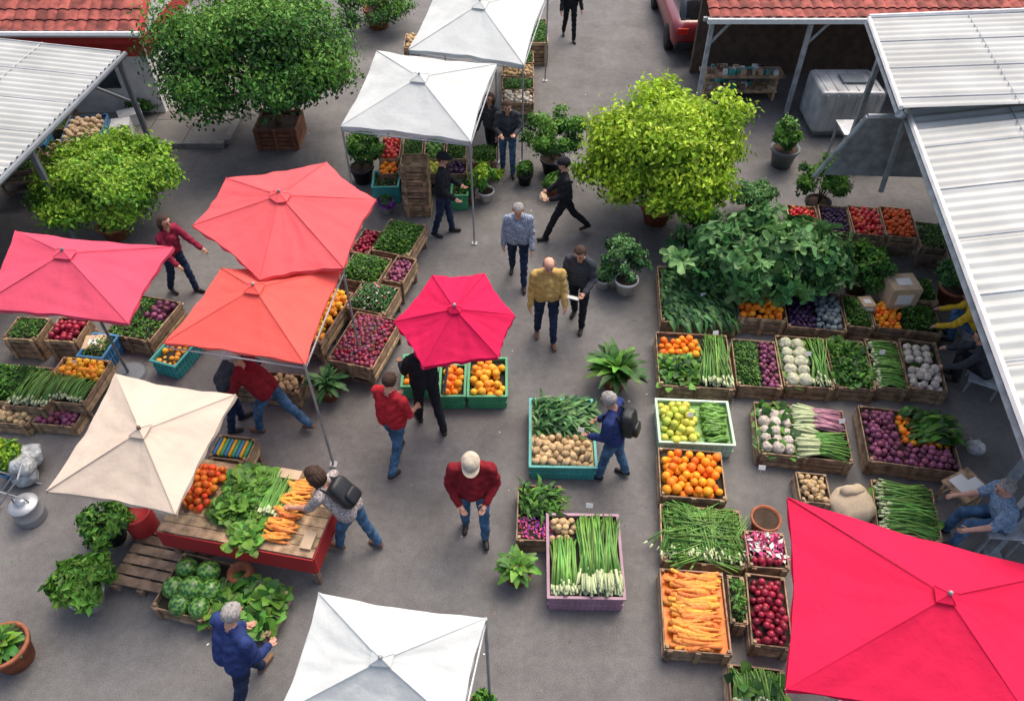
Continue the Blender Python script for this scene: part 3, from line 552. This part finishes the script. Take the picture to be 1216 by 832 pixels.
def tiles(P0,e1,e2,tw=.22,tl=.28):
    L1=np.linalg.norm(e1);L2=np.linalg.norm(e2);nx=int(L1/tw);ny=int(L2/tl); P0=np.asarray(P0,float); nn=nrm(np.cross(e1,e2)); nn=nn*np.sign(nn[2]); a=e1/L1;b=e2/L2
    g=gridf(6,1,lambda u,v:np.stack([(u-.5)*tw*1.04,v*tl*1.12,.035*np.abs(np.sin(pi*u))+.028*(1-v)],1))
    g=cat([g,gridf(6,1,lambda u,v:np.stack([(u-.5)*tw*1.04,0*v,(.035*np.abs(np.sin(pi*u))+.028)*v-.01],1))])
    Ms=[]
    for i in range(nx):
        for j in range(ny):
            m=np.eye(4); m[:3,0]=a;m[:3,1]=b;m[:3,2]=nn;m[:3,3]=P0+a*(i+.5)*tw+b*j*tl; Ms.append(m)
    return inst(g,np.array(Ms))
p0=G(145,62,2.25); p1=G(-10,218,2.25); e1=(p1-p0)*1.5; e2=A3(-6.5,-.3,.9)
g=sheet(p0,e1,e2,.17,.028); posts=[]
for t in (.02,.5,.98):
    q=p0+e1*t; posts.append(box(q[0]-.05,q[1],q[2]/2-.03,.08,.08,q[2]-.06))
    posts.append(bar(q-A3(.05,0,.1),q+e2*.95-A3(0,0,.1),.04))
posts.append(bar(p0-A3(0,0,.07),p0+e1-A3(0,0,.07),.05)); posts.append(bar(p0-A3(.05,0,1.1),p0+e2*.4-A3(0,0,.1),.03))
group('corrugated_roof_shed',(0,0,0),0,[('roof',g,[roofm],True),('roof_seams',seams(p0,e1,e2,1.),[steel]),('gutter',tube([p0+A3(.05,0,-.03),p0+e1+A3(.05,0,-.03)],.05,8),[dsteel]),('posts',cat(posts),[dsteel]),
 ('back_wall',box(p0[0]-5,p0[1]-2,1.1,.15,9,2.2),[M('dark_timber_wall',(.09,.065,.05),.8,isl=.1)])])
for i,(x,y) in enumerate([(60,140),(100,150),(20,190),(75,180),(35,160)]):
    Crate('wooden_bin',x-22,y-14,x+22,y+14,[HB(500,.06,.1),H_(.06)][i%2],[GR,[card]][i%2],top=.6,bot=.3,cm=[woodd,bluep,woodd][i%3])
boxobj('white_crate',(150,165),.4,.4,.4,whitep,.3); boxobj('polystyrene_box',(160,150),.5,.35,.35,whitep,.5)
# red roofed house, left
hh_=2.1; Q=G(165,38,hh_)
hl=[('roof',tiles(A3(Q[0]-7.5,Q[1],hh_),A3(7.5,0,0),A3(0,3.2,1.5)),[tile],True),('walls',box(Q[0]-3.9,Q[1]+.45,hh_/2-.1,7.4,.2,hh_-.2),[white]),
 ('side_wall',mk([(Q[0]-.2,Q[1]+.5,0),(Q[0]-.2,Q[1]+3.4,0),(Q[0]-.2,Q[1]+3.2,hh_+1.4),(Q[0]-.2,Q[1]+.5,hh_+.1)],[(0,1,2,3)]),[white]),
 ('fascia',cat([box(Q[0]-3.75,Q[1]-.03,hh_-.1,7.6,.03,.26),bar((Q[0]+.03,Q[1],hh_-.02),(Q[0]+.03,Q[1]+3.2,hh_+1.48),.07)]),[redp]),
 ('gutter',bar((Q[0]-7.6,Q[1]-.1,hh_-.01),(Q[0]+.05,Q[1]-.1,hh_-.01),.06),[whitep]),
 ('red_band',box(Q[0]-3.9,Q[1]+.34,hh_-.5,7.42,.03,.35),[redp]),('side_band',box(Q[0]-.18,Q[1]+1.9,hh_-.5,.03,2.9,.4),[redp]),('window',cat([box(Q[0]-1.4,Q[1]+.34,1.,.8,.03,.6)]),[M('window_glass',(.05,.07,.08),.1,spec=.6)]),('door',box(Q[0]-3,Q[1]+.34,.75,.8,.03,1.5),[woodd])]
group('red_roofed_house',(0,0,0),0,hl)
q0=G(843,24,2.2); Yb=q0[1]; posts=[]
for x in (q0[0]+.1,q0[0]+2.2,q0[0]+4.3,q0[0]+6.4): posts+=[box(x,Yb+.15,1.07,.09,.09,2.14),bar((x,Yb+.15,1.6),(x+.4,Yb+.15,2.1),.03)]
posts.append(box(q0[0]+4,Yb+.15,2.16,8.2,.08,.08))
group('tile_roofed_shed',(0,0,0),0,[('roof',tiles(A3(q0[0],Yb,2.23),A3(10,0,0),A3(0,3.6,1.1)),[tile],True),('gutter',box(q0[0]+5,Yb-.05,2.2,10.1,.08,.1),[whitep]),('posts',cat(posts),[M('post_paint',(.4,.41,.42),.6)]),('back_wall',box(q0[0]+5,Yb+2.2,1.2,9.4,.15,2.4),[M('shed_wall',(.12,.08,.06),.8)]),
 ('floor_bench',cat([box(q0[0]+1.2,Yb+.9,.62,1.9,.5,.05),box(q0[0]+.4,Yb+.9,.3,.06,.4,.58),box(q0[0]+2.,Yb+.9,.3,.06,.4,.58),box(q0[0]+1.2,Yb+.9,.25,1.7,.45,.04)]),[wood])])
cl=[]
for i in range(40):
    x=q0[0]+.4+R.random()*1.6; cl.append(box(x,Yb+.9+R.uniform(-.18,.18),(.695 if i<26 else .32),R.uniform(.06,.16),R.uniform(.06,.14),.1,i%4))
build('bench_clutter',cat(cl),[teal,card,woodd,whitep],False)
B=G(856,104); group('green_bucket',B,0,[('shell',lathe([(0,0),(.15,0),(.19,.34),(.175,.34),(.15,.05),(0,.05)]),[teal],True)])
lsteel=M('bright_galvanised_sheet',(.45,.47,.48),.5,.2,3,metal=.25)
B=G(988,150); g=cat([mv(sq(1.35,1.1,.95,.12,40),0,0,.62),box(0,0,.1,1.1,.8,.2)])
group('galvanised_tank',B,0,[('body',g,[lsteel],True),('ribs',cat([box(-.55+i*.22,-.557,.62,.03,.02,.8) for i in range(6)]+[box(-.55+i*.22,0,1.1,.03,.95,.02) for i in range(6)]),[lsteel]),('lid',box(.1,.0,1.13,.5,.4,.04),[dsteel])])
group('work_table',G(1015,190),0,[('top',box(0,0,.75,1.1,.6,.04),[steel]),('legs',cat([box(sx*.5,sy*.26,.365,.04,.04,.73) for sx in(-1,1) for sy in(-1,1)]),[steel])])
# right market roofs: posts stand well inside the overhanging edge
h=2.8; a0=G(1078,132,h); a1=G(1222,520,h); e=(a1-a0)*1.12
g1=sheet(a0,e,A3(7,.6,.5),.2,.028)
b0=G(1032,22,3.1); b1=G(1070,128,3.1); g2=sheet(b0,b1-b0,A3(8,0,.3),.2,.028)
ps=[]
for t in (.0,.36,.72,1.):
    q=a0+e*t; ps+=[box(q[0]+1.5,q[1]+.1,q[2]/2+.02,.1,.1,q[2]+.0),bar(q+A3(.05,0,-.08),q+A3(5,.45,.3),.05)]
q=G(1176,656); ps+=[box(q[0],q[1],1.4,.09,.09,2.8),bar(q+A3(0,0,2.75),q+A3(3,0,2.9),.05),box(q[0],q[1],.02,.2,.2,.04)]
ps+=[bar(a0-A3(0,0,.1),a0+e-A3(0,0,.1),.06),bar(b0-A3(0,0,.1),b1-A3(0,0,.1),.05),bar(b0-A3(0,0,.1),b0+A3(7,0,.2),.05),box(b0[0]+.4,b0[1]-.1,b0[2]/2-.06,.09,.09,b0[2]-.12),bar(b1-A3(0,0,.1),a0-A3(0,0,.1),.06)]
ps+=[bar(a0+A3(-.6,.0,-.1),a0+A3(.3,0,-.1),.05),bar(a0+A3(-.6,0,-.1),a0+A3(-1.0,.3,-1.4),.045),bar(a0+A3(0,0,-.1),a0+A3(.1,.0,-1.5),.05)]
group('market_hall_canopy',(0,0,0),0,[('roof_main',g1,[roofm],True),('roof_upper',g2,[roofm],True),('roof_seams',cat([seams(a0,e,A3(7,.6,.5),1.1),seams(b0,b1-b0,A3(8,0,.3),1.)]),[steel]),('edge_trim',cat([bar(a0+A3(-.02,0,.02),a0+e+A3(-.02,0,.02),.045),bar(b0+A3(0,.03,.02),b0+A3(7,0,.32),.04),bar(b0,b1,.04)]),[white]),('frame',cat(ps),[M('frame_paint',(.33,.36,.38),.5)]),
 ('side_panel',mk([a0+A3(-.55,.1,-.15),a0+A3(5,.4,0),a0+A3(5,.4,-1.6),a0+A3(-.9,.2,-1.3)],[(0,1,2,3)]),[M('grey_tarp',(.26,.28,.29),.7,bump=.3,bs=10)])])
for (x,y) in [(1150,300),(1180,340),(1115,280),(1200,420)]:
    Crate('wooden_bin',x-24,y-16,x+24,y+16,HB(500,.06,.1),GR,top=.5,bot=.25,cm=woodd)
bags('plastic_bag_pile',(1160,528),1,.26)
# ---------------------------------------------------------------- parked car (rear towards us)
def car(B,rz):
    red=M('dark_red_car_paint',(.2,.015,.025),.22,.02,spec=.7,isl=0); gl=M('car_glass',(.02,.025,.03),.05,spec=.8); tl=M('tail_light',(.6,.03,.02),.2); ty=M('tyre',(.02,.02,.02),.8)
    S=[(0,.8,.42,.78),(.06,.86,.3,.92),(.5,.89,.26,.98),(1.2,.9,.24,.96),(3.0,.9,.24,.93),(3.9,.86,.26,.84),(4.3,.74,.34,.66)]
    def sec(S):
        V=[]
        for y,hw,z0,z1 in S:
            zc=(z0+z1)/2;hz=(z1-z0)/2
            for i in range(24):
                t=i*2*pi/24; c_,s_=cos(t),sin(t); V.append((hw*np.sign(c_)*abs(c_)**.35,y,zc+hz*np.sign(s_)*abs(s_)**.45))
        n=24; f=[(i*n+j,(i+1)*n+j,(i+1)*n+(j+1)%n,i*n+(j+1)%n) for i in range(len(S)-1) for j in range(n)]+[tuple(range(n)),tuple((len(S)-1)*n+j for j in range(n-1,-1,-1))]
        return mk(V,f)
    body=sec(S); cab=sec([(.3,.7,.7,1.0),(.75,.68,.8,1.38),(1.3,.68,.8,1.46),(2.2,.68,.8,1.42),(3.0,.72,.75,.98)])
    roof=sec([(.78,.6,1.3,1.43),(1.3,.64,1.32,1.485),(2.15,.62,1.32,1.445)])
    wh=lathe([(0,-.1),(.2,-.1),(.31,-.09),(.32,0),(.31,.09),(.2,.1),(0,.1)])
    ws=cat([mv(wh,sx*.82,y,.32,ry=pi/2) for sx in(-1,1) for y in(.8,3.4)])
    group('parked_car',B,rz,[('body',body,[red],True),('cabin_glass',cab,[gl],True),('roof_panel',roof,[red],True),('wheels',ws,[ty],True),('tail_lights',cat([box(sx*.66,.02,.78,.26,.08,.14) for sx in(-1,1)]),[tl]),('number_plate',box(0,-.012,.6,.5,.02,.11),[whitep]),('bumper',mv(sq(1.66,.2,.2,.3),0,.04,.42),[blackp],True)])
car(G(836,74),0)
# ---------------------------------------------------------------- people
def cl_(n,c,var=.15,ns=14,**k): return M(n,c,.88,var,ns,.45,26,isl=0,dist=.025,spec=.15,**k)
C_={'jeans':cl_('blue_denim',(.075,.16,.28),.28,9),'djeans':cl_('dark_denim',(.025,.04,.085),.25,9),'black':cl_('black_cloth',(.02,.021,.025)),'navy':cl_('navy_knit',(.027,.045,.15)),
'maroon':cl_('maroon_knit',(.21,.015,.022)),'red':cl_('red_cotton',(.46,.025,.035)),'mustard':cl_('mustard_knit',(.55,.36,.12)),'check':cl_('blue_check_shirt',(.38,.45,.56),.35,45),
'floral':cl_('floral_blouse',(.5,.45,.42),.4,60,col2=(.12,.09,.09)),'charcoal':cl_('charcoal_jacket',(.05,.055,.065)),'yellow':cl_('yellow_jacket',(.7,.45,.04)),'stripe':cl_('striped_shirt',(.26,.38,.54),.3,50),'wine':cl_('wine_top',(.25,.02,.05))}
skinm=M('skin',(.54,.29,.2),.5,.08,10,spec=.35); skin2=M('skin_tan',(.4,.21,.13),.5,.06,10)
shoe=M('shoe_leather',(.025,.02,.018),.5); shoe2=M('brown_shoe',(.18,.09,.05),.6)
hairs={'grey':M('grey_hair',(.36,.34,.32),.8,.3,60,.9,120),'brown':M('brown_hair',(.06,.032,.02),.7,.3,60,.9,120),'black':M('black_hair',(.015,.012,.012),.6,.2,80,.8,150)}
eyem=M('eye_dark',(.02,.015,.01),.2); lipm=M('lips',(.4,.12,.1),.5); capw=cl_('white_cap',(.66,.64,.6)); capb=cl_('black_cap',(.02,.02,.025)); straw=cl_('tan_cap',(.55,.47,.36))
def segd(P,a,b,ra,rb):
    d=b-a; t=np.clip((P-a)@d/max(d@d,1e-9),0,1); return np.linalg.norm(P-(a+t[:,None]*d),axis=1)-(ra+t*(rb-ra))
def person(name,foot,yaw,shirt,pants,hair='grey',ht=1.72,lean=4,legs=((6,4),(-6,8)),arms=((10,12,20),(10,12,20)),style='short',hat=None,sleeve=True,pack=None,hp=0,hy=0,skin=None,shoes=None,wide=1.,hold=None,z=0.,arm_in=(0,0),belly=0.):
    X=A3(1,0,0);Yv=A3(0,1,0);Z=A3(0,0,1); la=radians(lean); td=A3(0,sin(la),cos(la)); fw=A3(0,cos(la),-sin(la)); Lc=[]
    def add(a,b,ra,rb,t): Lc.append((np.asarray(a,float),np.asarray(b,float),ra,rb,t))
    W=wide; pel=A3(0,0,0)
    for s in(-1,1):
        add(pel+s*.07*W*X-.02*Z,pel+s*.07*W*X+td*.06,.112*W,.105*W,2)
        add(pel+s*.07*W*X+td*.01,pel+s*.075*W*X+td*.27,.122*W,.108*W,1)
        add(pel+s*.075*W*X+td*.27,pel+s*.1*W*X+td*.415,.108*W,.072,1)
        add(pel+s*.045*X+td*.475,pel+s*.155*W*X+td*.42,.052,.062,1)
    add(pel+td*.08+fw*(.03+belly),pel+td*.3+fw*.025,.102*W+belly,.1*W,1)
    hl=la*.55+radians(hp); hu=A3(0,sin(hl),cos(hl)); hf=A3(0,cos(hl),-sin(hl)); yy=radians(hy)
    hf=nrm(hf*cos(yy)-X*sin(yy)); hx=np.cross(hf,hu)
    nk=pel+td*.49; hc=nk+hu*.155+hf*.015
    add(nk-td*.02,hc-hu*.06-hf*.02,.056,.054,0)
    add(hc+hu*.03-hf*.018,hc+hu*.03+hf*.012,.087,.083,0); add(hc+hu*.0+hf*.02,hc-hu*.052+hf*.038,.073,.05,0)
    add(hc+hf*.093+hu*.012,hc+hf*.108-hu*.015,.009,.015,0)
    for s in(-1,1): add(hc+s*.084*hx+hu*.015,hc+s*.086*hx-hu*.015,.017,.012,0)
    ank=[]
    for k,s in enumerate((-1,1)):
        a=radians(legs[k][0]); b=a-radians(legs[k][1]); hip=pel+s*.09*W*X-.03*Z; kn=hip+.43*A3(s*.02,sin(a),-cos(a)); an=kn+.41*A3(s*.01,sin(b),-cos(b))
        add(hip,kn,.092*W,.066,2); add(kn,an+.02*Z,.066,.056,2); fa=b*.6 if b<0 else b*.3
        fd=A3(s*.12,cos(fa),sin(fa)); fu=A3(0,-sin(fa),cos(fa)); add(an-fd*.035-fu*.045,an+fd*.14-fu*.055,.04,.033,3); add(an,an-fu*.04,.045,.042,3); ank.append(an)
    hands=[]
    for k,s in enumerate((-1,1)):
        ph,om,eb=[radians(q) for q in arms[k]]; sh=pel+s*.175*W*X+td*.415
        u=A3(s*sin(om),sin(ph)*cos(om),-cos(ph)*cos(om)); el=sh+u*.28; p2=ph+eb; o2=om-radians(arm_in[k])-eb*.25
        f=A3(s*sin(o2),sin(p2)*cos(o2),-cos(p2)*cos(o2)); wr=el+f*.25
        add(sh,el,.062 if W<=1.05 else .068,.052,1); add(el,wr,.05 if sleeve else .042,.039 if sleeve else .03,1 if sleeve else 0)
        add(wr,wr+f*.07,.027,.033,0); hands.append((wr,f,s))
    g=cat([capsule(a,b,ra,rb) for a,b,ra,rb,t in Lc])
    o=build('tmp',g,[],True); md=o.modifiers.new('r','REMESH'); md.mode='VOXEL'; md.voxel_size=.0135; sm=o.modifiers.new('s','SMOOTH'); sm.factor=.5; sm.iterations=4
    dg=bpy.context.evaluated_depsgraph_get(); me=bpy.data.meshes.new_from_object(o.evaluated_get(dg)); bpy.data.objects.remove(o)
    nv=len(me.vertices); v=np.zeros(nv*3,np.float32); me.vertices.foreach_get('co',v); v=v.reshape(-1,3).astype(float)
    vn=np.zeros(nv*3,np.float32); me.vertices.foreach_get('normal',vn); vn=vn.reshape(-1,3)
    fl=np.zeros(len(me.loops),np.int32); me.loops.foreach_get('vertex_index',fl); c=np.zeros(len(me.polygons),np.int32); me.polygons.foreach_get('loop_total',c)
    def tag(P): D=np.stack([segd(P,a,b,ra,rb) for a,b,ra,rb,t in Lc],1); return np.array([q[4] for q in Lc])[np.argmin(D,1)]
    tv=tag(v); ph=R.random()*9
    wr_=.5*np.sin(v[:,2]*46+np.sin(v[:,0]*21+ph)*2.2+np.sin(v[:,1]*25)*1.5)+.5*np.sin(v@A3(33,25,-37)+ph+2*np.sin(v[:,2]*17))
    am=np.where((tv==1)|(tv==2),.008,0); v=v+vn*(am*wr_+np.where(tv==1,.008,0))[:,None]
    st=np.concatenate([[0],np.cumsum(c)[:-1]]); cen=np.add.reduceat(v[fl],st,axis=0)/c[:,None]; tf=tag(cen)
    body=(v,fl.astype(np.int64),c.astype(np.int64),tf.astype(np.int64)); bpy.data.meshes.remove(me)
    fg=[]
    for wr,f,s in hands:
        lat=nrm(np.cross(f,A3(0,0,1)+.01*X)) if abs(f[2])<.8 else nrm(Yv-f*(f@Yv)); pn=np.cross(f,lat); pn=pn*(-1 if (pn@(X*s))>0 else 1)
        for i,(off,ln) in enumerate(((-.026,.066),(-.009,.078),(.009,.074),(.025,.058))):
            p=wr+f*.082+lat*off; d1=nrm(f+pn*.2); d2=nrm(f+pn*.75); d3=nrm(f+pn*1.4); fg.append(tube([p,p+d1*ln*.42,p+d1*ln*.42+d2*ln*.33,p+d1*ln*.42+d2*ln*.33+d3*ln*.25],[.0095,.009,.008,.006],6))
        p=wr+f*.03+lat*.024; d1=nrm(f*.6+lat*.8+pn*.2); fg.append(tube([p,p+d1*.035,p+d1*.035+nrm(f+lat*.3+pn*.3)*.03],[.012,.0105,.007],6))
    body=cat([body]+fg); lo=body[0][:,2].min(); off=A3(0,0,-lo); S=ht/1.72
    fc=(ank[0]+ank[1])/2; off[0]=-fc[0]; off[1]=-fc[1]
    tr=lambda g:((g[0]+off)*S,)+g[1:]
    sk=skin or skinm; P=[('body',tr(body),[sk,shirt,pants,shoes or shoe],True)]
    hcc=hc+hu*.03-hf*.004; Bm=np.stack([hx,hf,hu],1)
    def shell(r,keep,jit=.0,nn=26):
        g=sphere(nn,18); v=nrm(g[0]); ok=keep(v); v2=v*np.asarray(r)*(1+jit*N.normal(size=(len(v),1))); v2=v2@Bm.T+hcc
        nf=[];s0=0
        for q in g[2]:
            ix=g[1][s0:s0+q]; s0+=q
            if ok[ix].all(): nf.append(tuple(ix))
        return mk(v2,nf)
    hm=hairs[hair]
    if style=='bald': kp=lambda v:(v[:,2]<.55)&(v[:,2]>-.75)&(v[:,1]<.25)
    else: kp=lambda v:((v[:,1]<.45)|(v[:,2]>.55))&(v[:,2]>-.8+1.*np.clip(v[:,1],0,1))
    hg=[shell((.095,.109,.097),kp,.03)]
    if style=='long':
        for i in range(9):
            a=pi*(i/8)+pi; q=hcc+hx*.085*cos(a)+hf*.085*sin(a); hg.append(tube([q+hu*.02,q-hu*.08-hf*.01,q-hu*.17-hf*.0],[.03,.034,.012],7))
    P.append(('hair',tr(cat(hg)),[hm],True))
    fe=[]
    for s in(-1,1): fe.append(setm(mv(sphere(8,6),*(hc+hf*.091+hx*s*.032+hu*.018),s=.011),0)); fe.append(setm(bar(hc+hf*.098+hx*s*.018+hu*.04,hc+hf*.091+hx*s*.048+hu*.038,.005),1))
    fe.append(setm(bar(hc+hf*.093-hx*.02-hu*.045,hc+hf*.093+hx*.02-hu*.045,.006),2)); P.append(('face_features',tr(cat(fe)),[eyem,hm,lipm],True))
    if hat is not None:
        hb=[shell((.104,.116,.106),lambda v:v[:,2]>.12,0)]; fb=hcc+hu*.018; n=11
        inn=[fb+hx*.1*cos(pi*i/(n-1))+hf*.06*sin(pi*i/(n-1)) for i in range(n)]
        dn=[fb+hx*.095*cos(pi*i/(n-1))+hf*(.06+.115*sin(pi*i/(n-1)))-hu*.02 for i in range(n)]
        hb.append(mk(np.array(inn+dn),[(i,i+1,n+i+1,n+i) for i in range(n-1)])); P.append(('cap',tr(cat(hb)),[hat],True))
    if pack is not None:
        bk=crumple(sq(.28,.17,.4,.5,24),.012); bk=(bk[0]@np.stack([X,fw,td],1).T+pel+td*.28-fw*.2,)+bk[1:]; pk=sq(.2,.07,.18,.5,16); pk=(pk[0]@np.stack([X,fw,td],1).T+pel+td*.2-fw*.3,)+pk[1:]
        stp=[tube([pel+s*.09*X+td*.2-fw*.14,pel+s*.1*X+td*.44-fw*.1,pel+s*.1*X+td*.505,pel+s*.105*X+td*.42+fw*.1,pel+s*.12*X+td*.22+fw*.12],.016,6) for s in(-1,1)]
        P.append(('backpack',tr(cat([bk,pk]+stp)),[pack],True))
    if hold is not None:
        m_=(hands[0][0]+hands[1][0])/2+(hands[0][1]+hands[1][1])*.06
        P.append(('held_item',tr(mv(box(0,0,0,*hold[1]),*m_,rx=.5)),[hold[2]]))
    B=G(*foot); e=group(name,(B[0],B[1],z),radians(yaw),P)
    e['pel']=[float(q) for q in off*S]
    return e
c=C_
person('man_in_black',(675,46),185,c['black'],c['black'],'black',legs=((14,4),(-14,14)))
person('woman_in_dark_coat',(586,194),150,c['charcoal'],c['black'],'brown',1.62,style='long')
person('man_with_phone',(603,206),180,c['charcoal'],c['jeans'],'brown',1.72,arms=((15,12,75),(15,12,75)),arm_in=(15,15),hold=('b',(.08,.14,.015),blackp),hp=20)
person('man_in_black_jacket',(527,278),-100,c['black'],c['djeans'],'brown',1.76,arms=((5,8,60),(5,8,50)),hat=capb,legs=((8,2),(-8,8)))
person('man_walking_in_cap',(672,280),95,c['black'],c['black'],'black',1.76,legs=((26,6),(-24,18)),arms=((4,8,62),(8,8,55)),arm_in=(8,8),hat=capb,hold=('b',(.16,.12,.06),card))
person('man_in_checked_shirt',(615,332),178,c['check'],c['djeans'],'grey',1.74,legs=((16,4),(-12,16)),arms=((8,8,18),(-8,8,14)),sleeve=True,hp=15,style='short',wide=1.05)
person('man_in_mustard_jumper',(647,403),184,c['mustard'],c['djeans'],'grey',1.78,legs=((12,4),(-6,8)),arms=((6,9,22),(2,9,16)),hp=15,style='bald',shoes=shoe2,wide=1.1,belly=.015)
person('man_with_clipboard',(686,382),160,c['charcoal'],c['black'],'brown',1.78,lean=8,arms=((12,12,62),(12,12,55)),arm_in=(12,12),hold=('b',(.24,.17,.012),paper),hp=20,legs=((8,4),(-10,12)))
person('woman_in_wine_top',(220,346),-115,c['wine'],c['djeans'],'brown',1.68,lean=12,arms=((45,6,10),(10,10,40)),legs=((12,6),(-12,10)),sleeve=True,style='long')
person('person_in_dark_jacket',(283,506),-60,c['charcoal'],c['djeans'],'brown',1.66,lean=35,arms=((30,8,20),(30,8,20)),hp=10)
person('man_in_white_cap_bending',(340,512),75,c['maroon'],c['jeans'],'grey',1.76,lean=38,arms=((20,10,30),(15,10,35)),legs=((26,16),(-24,12)),hat=capw,shoes=shoe2,hp=-10)
person('man_in_red_shirt',(470,551),-30,c['red'],c['jeans'],'brown',1.74,arms=((12,10,55),(8,10,50)),legs=((12,6),(-14,14)),sleeve=False,hp=10,wide=1.12,arm_in=(12,12))
person('man_in_black_shirt',(513,508),25,c['black'],c['black'],'black',1.74,lean=8,arms=((20,8,50),(15,10,40)),legs=((10,2),(-14,12)),hp=10,skin=skin2,wide=1.05)
person('man_in_maroon_jumper',(565,632),182,c['maroon'],c['jeans'],'grey',1.84,lean=6,arms=((2,13,52),(2,13,48)),arm_in=(28,28),legs=((10,2),(-2,8)),hat=straw,hp=18,wide=1.16,belly=.03)
person('woman_with_backpack',(428,650),70,c['floral'],c['jeans'],'brown',1.7,lean=40,arms=((35,8,30),(30,10,30)),legs=((22,12),(-10,8)),style='long',pack=blackp,hp=5,sleeve=False,shoes=shoe2)
person('woman_with_backpack',(726,566),65,c['navy'],c['jeans'],'grey',1.7,lean=10,arms=((5,8,50),(5,8,45)),arm_in=(10,10),legs=((10,4),(-8,10)),pack=blackp,hp=15,style='short',wide=1.08)
person('man_in_navy_jumper',(298,826),-35,c['navy'],c['djeans'],'grey',1.78,lean=16,arms=((0,13,45),(0,12,45)),arm_in=(18,18),legs=((18,6),(-18,12)),wide=1.14,shoes=shoe2,hp=10)
def sitter(name,foot,yaw,*a,cn='folding_stool',back=False,**k):
    e=person(name,foot,yaw,*a,**k); off=e['pel']; ry=radians(yaw); sz=off[2]-.13
    lx,ly=off[0],off[1]-.03; wx=e.location[0]+lx*cos(ry)-ly*sin(ry); wy=e.location[1]+lx*sin(ry)+ly*cos(ry)
    s=group(cn,(wx,wy,0),ry,chair(back)); s.scale=(1,1,sz/.4475); return e
sitter('person_in_yellow_jacket',(1124,402),62,c['yellow'],c['jeans'],'brown',1.66,lean=38,arms=((30,10,30),(30,10,30)),legs=((108,118),(104,110)),hp=-5,wide=1.05)
sitter('person_in_dark_jacket',(1130,450),62,c['charcoal'],c['black'],'black',1.66,lean=34,arms=((30,10,30),(30,10,30)),legs=((108,118),(104,110)),hp=-5)
sitter('seated_man',(1124,640),85,c['stripe'],c['jeans'],'grey',ht=1.74,lean=22,arms=((25,12,45),(20,12,50)),legs=((86,84),(80,76)),hp=8,sleeve=False,shoes=shoe,cn='plastic_chair',back=True,wide=1.1)
